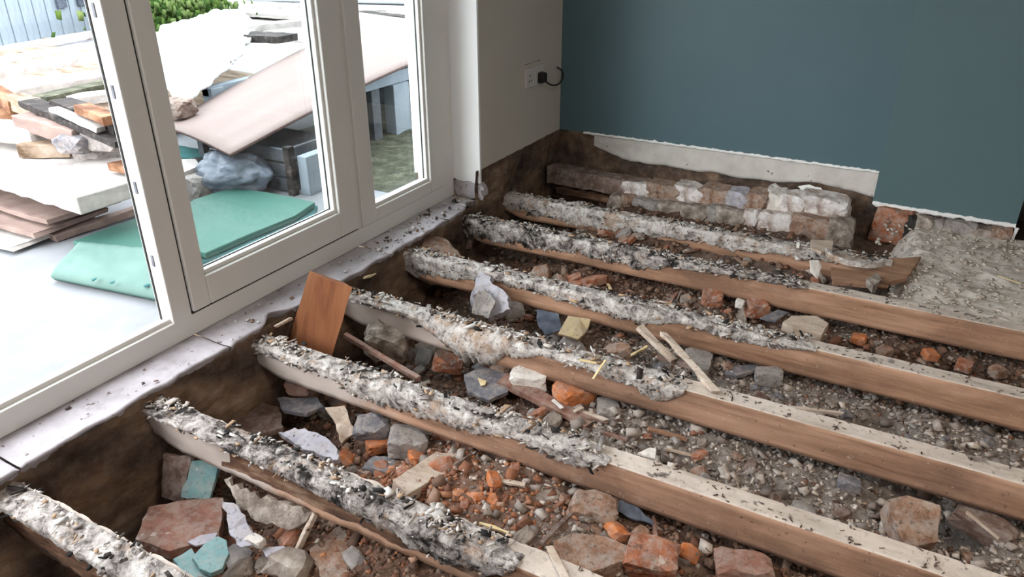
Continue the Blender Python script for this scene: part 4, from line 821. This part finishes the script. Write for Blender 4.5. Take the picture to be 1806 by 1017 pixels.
# on the far joists and hearth
F('crockery_shard', 'shard', 'bright white pointed crockery shard standing on the wide brown-faced joist', [(1428, 458, .05), (1444, 458, .05), (1450, 470, .03), (1442, 492, .0), (1430, 478, .02)], 0, .006, 'stone_white', 110, .001)
F('grey_block', 'block', 'small grey rubble block at the edge of the hearth pad', [(1528, 490), (1548, 480), (1556, 492), (1540, 504)], .02, .03, 'mortar', 111, .002)
F('brown_block', 'block', 'brown wood block beside the grey one at the hearth pad edge', [(1548, 492, .02), (1572, 496, .02), (1566, 508, .0), (1545, 506, .0)], 0, .02, 'rot', 112, .001)
F('plank_offcut', 'plank', 'pale brown board offcut lying on the farthest full joist', [(1430, 422), (1470, 424), (1468, 440), (1448, 444), (1430, 436)], .03, .012, 'wood_pale', 113, .001)
F('wood_board', 'board', 'flat brown board beneath the curved white rim by the hearth', [(1465, 470), (1520, 478), (1570, 455), (1625, 452), (1600, 490), (1540, 500), (1470, 494)], .004, .02, 'side', 114, .002)
rim = []
for i in range(15):
    a = math.radians(185+i*11); rim.append(a)
bm = bmesh.new(); cpt = P(1510, 448, z=.035); prev = None
for i, a in enumerate(rim):
    rr_, w_ = .125, .022; rg = []
    for (dr, dz) in ((0, 0), (w_, 0.004), (w_, .018), (0, .022)):
        j_ = rr.uniform(-.003, .003); rg.append(bm.verts.new((cpt.x+(rr_-dr+j_)*math.cos(a)*.9, cpt.y+(rr_-dr+j_)*math.sin(a)*.8, cpt.z-.012+dz)))
    if prev:
        for j in range(4): bm.faces.new((prev[j], rg[j], rg[(j+1) % 4], prev[(j+1) % 4]))
    else: bm.faces.new(rg)
    prev = rg
bm.faces.new(prev[::-1])
tag(bm_obj('curved_rim', bm, 'crust_warm', loc=cpt), 'curved white crusty rim lying on the far joist left of the hearth pad', 'rim')
F('orange_board', 'board', 'orange wood end at the far right beside the dark recess', [(1776, 462), (1800, 455), (1830, 462), (1830, 482), (1790, 476)], -.06, .03, 'wood_orange', 115, .001)
B('yellow_splinter', 'splinter', 'yellow straw-like splinter on the hearth pad near the right edge', (1760, 486, .02), (1800, 500, .02), .005, .004, 'yellow', 116, jit=.001)
L('plaster_lump', 'lump', 'broken plaster lump at the window corner on the sill end', 815, 352, .04, (.06, .05, .03), 'mortar', 117, nz=.15)
L('dark_lump', 'lump', 'small blackish lump on the sill near the window corner', 801, 354, .06, (.018, .018, .014), 'char', 118)
B('dark_strip', 'strip', 'dark rusty strip hanging in the far corner of the pit wall', (850, 352, .03), (825, 440, -.15), .02, .01, 'wood_dark', 119)
B('wood_stick', 'stick', 'pale twig resting on the pit wall left of the upright board', (484, 577, .03), (512, 561, .03), .01, .008, 'wood_pale', 120)
B('yellow_splinter', 'splinter', 'yellowish splinter on top of the joist right of the upright board', (640, 490, .02), (664, 482, .03), .008, .006, 'khaki', 121)

# ------------------------------------------------------------------ socket with plug
sk = empty('wall_socket', (0, 2.12, .515)); tag(sk, 'white double socket flush on the cream wall beside the window', 'socket')
box('socket_plate', (0, 2.045, .470), (.010, 2.225, .560), 'socket', sk, .003)
box('socket_seam', (.010, 2.134, .474), (.0108, 2.136, .556), 'socket', sk)
for yy in (2.085,): 
    for (a, b_) in ((0, .020), (-.012, -.004), (.012, -.004)): box('pin_slot', (.0095, yy+a-.003, .505+b_-.004), (.0112, yy+a+.003, .505+b_+.004), 'gasket', sk)
for yy in (2.085, 2.185): box('switch_rocker', (.009, yy-.006, .540), (.013, yy+.006, .554), 'socket', sk, .001)
plug = empty('power_plug', (.03, 2.185, .505)); tag(plug, 'black mains plug with a looping black cable in the wall socket', 'plug')
bm = bmesh.new(); bmesh.ops.create_cube(bm, size=1)
for v in bm.verts: v.co = Vector((.011+(v.co.x+.5)*.034, 2.182+v.co.y*.046*(1.0 if v.co.x < 0 else .75), .503+v.co.z*.054*(1.0 if v.co.x < 0 else .8)))
bm_obj('plug_body', bm, 'black', plug, bevel=.006)
cu = bpy.data.curves.new('cable', 'CURVE'); cu.dimensions = '3D'; cu.bevel_depth = .0042; cu.bevel_resolution = 3
sp = cu.splines.new('BEZIER'); pts = [(.028, 2.20, .482), (.045, 2.27, .452), (.05, 2.345, .462), (.035, 2.385, .500), (.006, 2.385, .520)]
sp.bezier_points.add(len(pts)-1)
for q_, p in zip(sp.bezier_points, pts): q_.co = p; q_.handle_left_type = q_.handle_right_type = 'AUTO'
tmpo = bpy.data.objects.new('cable_path', cu); COL.objects.link(tmpo); bpy.context.view_layer.update()
cme = bpy.data.meshes.new_from_object(tmpo); bpy.data.objects.remove(tmpo); cme.materials.clear(); cme.materials.append(M['black']); co = bpy.data.objects.new('cable', cme); COL.objects.link(co); co.parent = plug; co.matrix_parent_inverse = plug.matrix_world.inverted()
pmark = tag(plaster_sheet('wall_scuff', 'x', 2.04, 2.20, lambda y: .578, .582, 0.001, 'mortar', None, .0008), None, None); pmark.parent = wl; pmark.matrix_parent_inverse = wl.matrix_world.inverted()

# ------------------------------------------------------------------ outside
GZ = -0.06
st(box('patio', (-14, -6, GZ-.3), (-.36, 14, GZ), 'patio'), 'pale concrete patio outside')
st(box('patio_joint', (-2.2, -.325, GZ), (-.36, -.317, GZ+.0015), 'grey_slat'))
ms = P(700, 320, z=GZ); A = []
for i in range(60):
    for j in range(60):
        x = -1.9+1.45*i/59; y = 1.75+1.6*j/59; e = min(i, 59-i, j, 59-j)/8
        A.append((x, y, GZ+.004+.02*min(1, e)*(1+fbm(x*8, y*8, 2, 4))))
tag(grid_obj('moss_patch', A, 60, 60, 'moss'), 'mossy gravel ground under the sheet, seen through the side light', 'gravel', kind='stuff')
# mint boards
F('mint_board', 'board', 'large mint-green board lying flat outside behind the closed sash', [(322, 372), (340, 352), (405, 331), (470, 338), (556, 356), (520, 380), (440, 412), (362, 446), (300, 430)], GZ+.06, .026, ['mint'], 201, .001, .3, bevel=.004)
F('mint_board', 'board', 'mint-green board lying outside the open doorway, left of the main post', [(128, 425), (200, 398), (252, 380), (300, 392), (350, 450), (300, 455), (180, 440)], GZ+.05, .025, ['mint'], 202, .001, .3, bevel=.004)
# folded mint sheet with rolled front edge
a0, a1 = P(88, 478, z=GZ+.05), P(300, 520, z=GZ+.05); b0, b1 = P(140, 425, z=GZ+.09), P(300, 440, z=GZ+.09); A = []
for i in range(40):
    t = i/39; f0 = a0.lerp(a1, t); f1 = b0.lerp(b1, t); dd = (f1-f0)
    for j in range(14):
        s_ = j/13; p = f0+dd*s_; rise = .028*math.sin(min(1, s_*5)*math.pi/2)-.03
        p = p+Vector((0, 0, rise+.008*fbm(t*6, s_*4, 2, 3)))
        if j == 0: p = f0-dd.normalized()*-.012+Vector((0, 0, -.095+GZ*0+.0)); p.z = GZ+.006
        if j == 1: p = f0-dd.normalized()*.006; p.z = GZ+.03
        A.append(p)
M['mint_pale'] = rough_mat('pale_mint_sheet', [(0.3, (0.085, 0.165, 0.14)), (0.7, (0.12, 0.21, 0.18))], 5, 5, rough=0.6, bs=0.2)
o = grid_obj('mint_sheet', A, 40, 14, 'mint_pale'); tag(o, 'nearest folded mint-green sheet with a rolled front edge, outside the doorway', 'sheet')
so = o.modifiers.new('thick', 'SOLIDIFY'); so.thickness = .012; so.offset = -1
for i, (px, py) in enumerate([(213, 471), (166, 494), (198, 500), (258, 505)]):
    q_ = P(px, py, z=GZ+.05); e_ = frag('sheet_tear', [q_+Vector((-.012*(2 if i == 0 else .5), -.006, .006)), q_+Vector((.01, -.012, .006)), q_+Vector((.02*(1.6 if i == 0 else .4), .006, .006)), q_+Vector((-.004, .016, .006))], .002, 'mint_edge', i, .002, .02, loc=False, bevel=0)
    e_.parent = o
# plywood sheet on the grey frame
A_, B_, C_, D_ = Vector((-1.144, 1.239, .20)), Vector((-1.98, 1.53, .17)), Vector((-2.55, 4.05, .44)), Vector((-1.19, 3.9, .46))
nu, nv = 30, 12; A = []
for i in range(nu):
    t = i/(nu-1)
    for j in range(nv):
        s_ = j/(nv-1); p = (A_.lerp(D_, t)).lerp(B_.lerp(C_, t), s_); p.z += .045*math.sin(t*math.pi)*(1-.4*s_)+.012*math.sin(s_*3.1)
        A.append(p)
o = grid_obj('plywood_sheet', A, nu, nv, ['ply', 'ply_edge']); so = o.modifiers.new('thick', 'SOLIDIFY'); so.thickness = .014; so.offset = -1; so.material_offset_rim = 1
tag(o, 'large pinkish-brown plywood sheet propped over the blue-grey trestle outside', 'sheet')
gf = empty('trestle_table', (-1.3, 2.7, GZ)); tag(gf, 'blue-grey painted trestle with thick legs under the plywood sheet', 'trestle')
box('top_rail', (-1.30, 1.98, .27), (-1.24, 3.9, .345), 'grey_metal', gf, .004); box('leg', (-1.30, 2.62, GZ), (-1.22, 2.78, .27), 'grey_metal', gf, .004); box('leg', (-1.30, 2.44, GZ), (-1.25, 2.52, .27), 'grey_slat', gf, .004)
box('leg', (-2.2, 2.0, GZ), (-2.12, 2.1, .27), 'grey_metal', gf, .004); box('top_rail', (-2.2, 2.0, .22), (-2.14, 3.7, .28), 'grey_metal', gf, .004); box('cross_rail', (-2.2, 2.42, .17), (-1.30, 2.50, .23), 'grey_slat', gf, .004)
box('side_panel', (-2.6, 3.35, GZ), (-1.32, 3.40, .22), 'grey_slat', gf, .004)
# grey crate of slats below the sheet
gc = empty('slatted_crate', (-1.35, 1.75, GZ)); tag(gc, 'dark grey slatted crate beneath the plywood sheet, behind the sash', 'crate')
for i in range(3): box('slat', (-1.62, 1.50+.003*i, GZ+.01+i*.075), (-1.05, 1.52+.003*i, GZ+.075+i*.075), 'grey_slat', gc, .003)
for i in range(3): box('slat', (-1.075, 1.54, GZ+.01+i*.075), (-1.055, 1.96, GZ+.075+i*.075), 'grey_slat', gc, .003)
box('corner_post', (-1.045, 1.475, GZ), (-1.005, 1.515, GZ+.25), 'char', gc, .002); box('corner_post', (-1.66, 1.475, GZ), (-1.62, 1.515, GZ+.23), 'grey_slat', gc, .002)
box('crate_floor', (-1.62, 1.53, GZ+.16), (-1.08, 1.96, GZ+.18), 'grey_slat', gc)
box('low_panel', (-1.0, 1.52, GZ), (-.94, 2.02, GZ+.20), 'grey_metal', gc, .004)
# bags
def bag(name, label, c, size, mats, seed, rot=(0, 0, 0)):
    bm = bmesh.new(); bmesh.ops.create_icosphere(bm, subdivisions=5, radius=1); off = Vector((seed*3.3, 0, 0))
    for v in bm.verts:
        d = v.co.normalized(); r = 1+.22*MN.noise(d*1.7+off)+.10*MN.noise(d*4+off)+.07*abs(MN.noise(d*9+off))
        v.co = Vector((d.x*size[0]*r, d.y*size[1]*r, max(-.75, d.z*r)*size[2]))
    o = bm_obj(name, bm, mats, smooth=True); o.location = c; o.rotation_euler = rot; return tag(o, label, 'bag')
cn = [P(284, 48, z=.36), P(420, 18, z=.50), P(432, 92, z=.40), P(316, 200, z=.235)]; A = []
for i in range(50):
    for j in range(50):
        a, b_ = i/49, j/49; p = (cn[0].lerp(cn[1], a)).lerp(cn[3].lerp(cn[2], a), b_)
        e = math.sin(a*math.pi)*math.sin(b_*math.pi)
        p = p + Vector((.05*fbm(b_*5, a*3, 1, 3), .05*fbm(a*5, b_*3, 2, 3), .10*e+.06*fbm(a*3.5, b_*3.5, 6, 4)+.015*fbm(a*14, b_*14, 7, 2)))
        p += (cn[1]-cn[0])*(-.16*math.sin(b_*math.pi)*(0.5-a)*2*(1 if a > .5 else .6))
        A.append(p)
wbag = grid_obj('white_sack', A, 50, 50, 'bag'); so = wbag.modifiers.new('thick', 'SOLIDIFY'); so.thickness = .02; so.offset = -1
tag(wbag, 'big translucent white sack draped on the plywood outside', 'sack')
for q_, (i0, i1, j0, j1) in enumerate(((8, 16, 6, 14), (18, 25, 5, 15))):
    B2 = [Vector(A[i*50+j])+Vector((0, 0, .006)) for i in range(i0, i1) for j in range(j0, j1)]
    pr = grid_obj('sack_print', B2, i1-i0, j1-j0, 'bag_print', wbag)
bag('grey_bin_bag', 'grey crumpled bin bag beneath the near corner of the plywood', P(412, 306, z=.04), (.19, .15, .11), 'bag_grey', 6, (0, 0, .3))
F('dark_board', 'board', 'dark teal board edge showing under the large mint-green board', [(330, 385), (560, 362), (548, 388), (450, 430), (358, 462), (320, 440)], GZ+.028, .02, 'mint_edge', 203, .001, .3)
L('stone_lump', 'stone', 'brownish-grey lump between the large mint board and the bin bag', 345, 326, .0, (.22, .14, .12), 'stone_grey', 210)
F('mint_board', 'board', 'dark teal board end poking from under the plywood, left', [(312, 255), (350, 262), (368, 285), (340, 280), (305, 272)], .06, .05, 'mint_edge', 211, .002)
F('cream_board', 'board', 'pale cream board stub below the dark teal board end', [(305, 280), (345, 280), (352, 292), (320, 305)], .08, .04, 'plank_white', 212, .002)
L('black_tub', 'tub', 'black plastic tub corner under the near plywood corner', 350, 296, .02, (.14, .12, .10), 'black', 213, ncut=2)
L('dark_lump', 'lump', 'dark brown lump at the left edge of the plywood, below the sack', 312, 190, .25, (.22, .14, .10), 'wood_dark', 214)
# timber pile: planks between photo points, each one a thing
def plank(a, b_, w, h, mats, label, seed, name='timber_plank', cat='plank', **k):
    return B(name, cat, label, a, b_, w, h, mats, seed, jit=.004, **k)
plank((-60, 262, .17), (222, 338, .17), .42, .07, 'plank_white', 'broad thick white board at the front of the outdoor timber pile', 220, bevel=.006)
plank((-60, 312, .04), (150, 372, .04), .34, .022, 'plank_brown', 'upper brown laminate board under the broad white board', 221)
plank((-60, 345, .0), (128, 392, .0), .36, .018, 'plank_brown', 'middle brown laminate board under the broad white board', 222)
plank((-60, 372, -.035), (98, 412, -.035), .40, .016, 'plank_white', 'lowest pale board of the outdoor pile, lying on the patio', 223)
B('dark_batten', 'batten', 'dark batten on the patio between the brown boards and mint board', (95, 418, -.04), (255, 365, -.03), .05, .03, 'plank_brown', 224)
B('timber_block', 'wood', 'cream squared timber lying on the broad white board', (45, 262, .24), (132, 262, .24), .10, .06, 'plank_tan', 225)
B('white_log', 'wood', 'rounded white-grey log end at the left edge of the photo', (-40, 224, .28), (78, 240, .28), .14, .09, 'plank_white', 226, bevel=.03)
B('dark_board', 'board', 'short dark brown board between white log end and black laths', (45, 212, .34), (150, 238, .33), .12, .07, 'plank_brown', 227, bevel=.006)
B('orange_branch', 'wood', 'orange split branch at the left edge on the timber pile', (-30, 150, .38), (32, 188, .36), .08, .06, 'plank_orange', 228)
B('orange_branch', 'wood', 'tan split wood end joined below the orange branch', (28, 178, .38), (82, 198, .36), .09, .07, 'plank_tan', 229)
B('orange_branch', 'wood', 'ochre round stick under the orange branch at left edge', (-30, 196, .30), (34, 200, .30), .07, .06, 'plank_orange', 230)
B('black_lath', 'wood', 'long black rotten lath slanting through the timber pile', (50, 180, .40), (222, 252, .36), .09, .03, 'char', 231)
B('grey_lath', 'wood', 'thin grey-white lath lying on the black rotten one', (95, 192, .43), (178, 228, .40), .04, .02, 'plank_white', 232)
B('black_lath', 'wood', 'short black charred piece behind the grey-white lath', (108, 182, .40), (222, 226, .40), .10, .05, 'char', 233)
B('red_chunk', 'wood', 'orange-red broken wood chunk among the black laths', (146, 190, .45), (196, 212, .45), .07, .035, 'plank_orange', 234)
L('grey_lump', 'lump', 'pale grey lump left of the door edge on the timber pile', 140, 250, .30, (.20, .16, .09), 'slate', 235)
L('grey_lump', 'lump', 'white-topped lump touching the door edge on the timber pile', 195, 244, .32, (.24, .16, .10), 'stone_grey', 236)
L('grey_lump', 'lump', 'dark grey lump beneath the white-topped one, timber pile', 175, 268, .22, (.30, .20, .12), 'stone_grey', 237)
B('pale_board', 'board', 'pale lilac board scrap right above the broad white board', (150, 288, .21), (235, 296, .21), .14, .03, 'plank_white', 238)
B('tan_scrap', 'board', 'tan board scrap by the door edge, above the broad white board', (205, 290, .24), (250, 300, .24), .08, .03, 'plank_orange', 239)
lp = [((-60, 138), (205, 92), .26, 'plank_white', 'long pale board, third row of the outdoor timber pile'), ((-60, 170), (215, 128), .30, 'plank_white', 'long pale board nearest the mossy strip, timber pile'),
      ((-60, 118), (200, 74), .20, 'plank_white', 'long pale board with a dark joint below it, upper timber pile'), ((-60, 100), (195, 55), .22, 'plank_white', 'wide white board high in the outdoor timber pile'),
      ((80, 72), (200, 60), .16, 'plank_tan', 'short tan board at the top left of the timber pile'), ((40, 45), (195, 42), .22, 'plank_white', 'topmost white board at the left of the timber pile'),
      ((85, 58), (175, 50), .05, 'char', 'thin dark stick below the topmost white board'), ((120, 178), (220, 165), .16, 'plank_white', 'pale board just below the mossy strip, timber pile')]
for i, (a, b_, w, mm, lab) in enumerate(lp):
    z = (.22, .24, .10, .08, .02, .04, .0, .22)[i]; plank((a[0], a[1], z), (b_[0], b_[1], z), w, .045, mm, lab, 240+i)
B('mossy_strip', 'moss', 'green mossy strip between pale boards, left of the main post', (70, 176, .24), (200, 146, .24), .13, .04, 'moss', 250)
tag(lump('earth_heap', (-4.3, 2.2, GZ+.0), (3.6, 3.0, .32), 'plank_tan', 251, ncut=0), 'low dark heap of debris carrying the outdoor timber pile', 'heap')
lq = [((395, 20), (760, 44), .30, 'plank_white', 'pale board in the far row right above the plywood sheet'), ((380, 4), (760, 22), .34, 'plank_white', 'far pale board behind the row above the plywood'),
      ((330, -10), (760, -2), .40, 'plank_white', 'farthest pale board at the top edge behind the sash'), ((408, 62), (510, 68), .20, 'char', 'dark broken board right of the white sack'),
      ((425, 52), (530, 40), .10, 'plank_white', 'thin grey stick across the dark broken board'), ((635, 22), (735, 34), .18, 'char', 'dark grey strip at the far edge of the plywood'),
      ((260, 30), (330, 20), .30, 'plank_white', 'pale board behind the sack, right of the main post'), ((255, 62), (330, 75), .25, 'plank_white', 'second pale board behind the sack, right of main post')]
for i, (a, b_, w, mm, lab) in enumerate(lq):
    z = (.12, .08, .04, .44, .47, .06, .14, .10)[i]; plank((a[0], a[1], z), (b_[0], b_[1], z), w, .045, mm, lab, 260+i)
tag(lump('earth_heap', (-3.9, 6.6, GZ), (5.5, 3.2, .30), 'stone_grey', 252, ncut=0), 'low grey heap carrying the far row of pale boards', 'heap')
# grass and shed far behind
gp = P(290, 8, z=.3); A = []
n = 2600; X = gp.x+rng.normal(0, .28, n); Y = gp.y+rng.normal(0, .3, n); s = rng.uniform(.02, .06, n)
cols = np.array([(0.03, 0.07, 0.01), (0.07, 0.12, 0.02), (0.14, 0.19, 0.06)])[rng.integers(0, 3, n)]
tag(scatter('grass_tuft', np.stack([X, Y, .05+.3*rng.random(n)], 1), np.stack([s, s*.3, s*1.6], 1), cols, .6), 'bright green grass tuft at the top edge, right of the main post', 'grass')
shed = empty('garden_shed', (-8.6, 5.6, GZ)); tag(shed, 'pale blue boarded shed with dark windows at the top left corner', 'shed')
s0, s1 = P(-120, 112, z=GZ), P(172, 62, z=GZ); dv = (s1-s0); dn = Vector((-dv.y, dv.x, 0)).normalized()
Ls = dv.length; nb = 26
for i in range(nb):
    p = s0+dv*((i+.5)/nb); bar('wall_board', p+dn*(.01*(i % 2)), p+dn*(.01*(i % 2))+Vector((0, 0, 2.3)), Ls/nb*.93, .04, 'shed', i, .001, 2, shed, up=dn)
for t0, t1 in ((.76, .82), (.90, .985)):
    q0, q1 = s0+dv*t0-dn*.05, s0+dv*t1-dn*.05
    bm = bmesh.new(); vv = [bm.verts.new(p) for p in (q0+Vector((0, 0, .35)), q1+Vector((0, 0, .35)), q1+Vector((0, 0, 1.5)), q0+Vector((0, 0, 1.5)))]; bm.faces.new(vv)
    ex = bmesh.ops.extrude_face_region(bm, geom=list(bm.faces)); bmesh.ops.translate(bm, verts=[g for g in ex['geom'] if isinstance(g, bmesh.types.BMVert)], vec=dn*.03)
    bm_obj('window_pane', bm, 'plastic_blue', shed)
box('shed_core', (-14, 6.5, GZ), (-11, 13.5, 2.2), 'shed', shed)
# garden fence behind everything
fe = empty('garden_fence', (-6, 12, GZ)); tag(fe, 'pale fence closing the garden far behind the timber pile', 'fence')
for i in range(40): box('fence_board', (-11+i*.32, 12.0+.02*(i % 2), GZ), (-10.7+i*.32, 12.03+.02*(i % 2), 1.8), 'plank_white', fe)

# keep only the loose fragments the photograph's view can see, and label them in order from the left
bpy.context.view_layer.update(); dg = bpy.context.evaluated_depsgraph_get(); seen = {}
def px_of(c):
    d = Vector(c)-CAM; z = d.dot(fwd); return IW/2+FOC*d.dot(RV)/z, IH/2-FOC*d.dot(UV)/z
for o, mm, b_ in FRAGS:
    c = o.matrix_world.translation; hits = 0
    for dx, dz in ((0, .012), (-.012, .008), (.012, .008), (0, .004)):
        q_ = c+RV*dx+Vector((0, 0, dz)); u_ = px_of(q_)
        if not (6 < u_[0] < IW-6 and 6 < u_[1] < IH-6): continue
        ok, loc, nrm, ix, ob, mt = scene.ray_cast(dg, CAM, (q_-CAM).normalized())
        if ok and ob.name == o.name: hits += 1
    if hits >= 2: seen.setdefault((mm, b_), []).append(o)
    else: bpy.data.objects.remove(o)
ORD = 'leftmost second third fourth fifth sixth seventh eighth ninth tenth eleventh twelfth thirteenth fourteenth fifteenth'.split()
for (mm, b_), L_ in seen.items():
    L_.sort(key=lambda o: px_of(o.matrix_world.translation)[0]); kn = KN[mm][1]
    for i, o in enumerate(L_):
        del o['_k']
        lab = kn+', '+(ORD[min(i, 14)]+(' from left' if i else ''))+' '+BAYN[b_]
        tag(o, lab if len(L_) > 1 else 'only '+kn+' '+BAYN[b_], 'rubble', kn.replace('small ', '')+'s '+BAYN[b_])
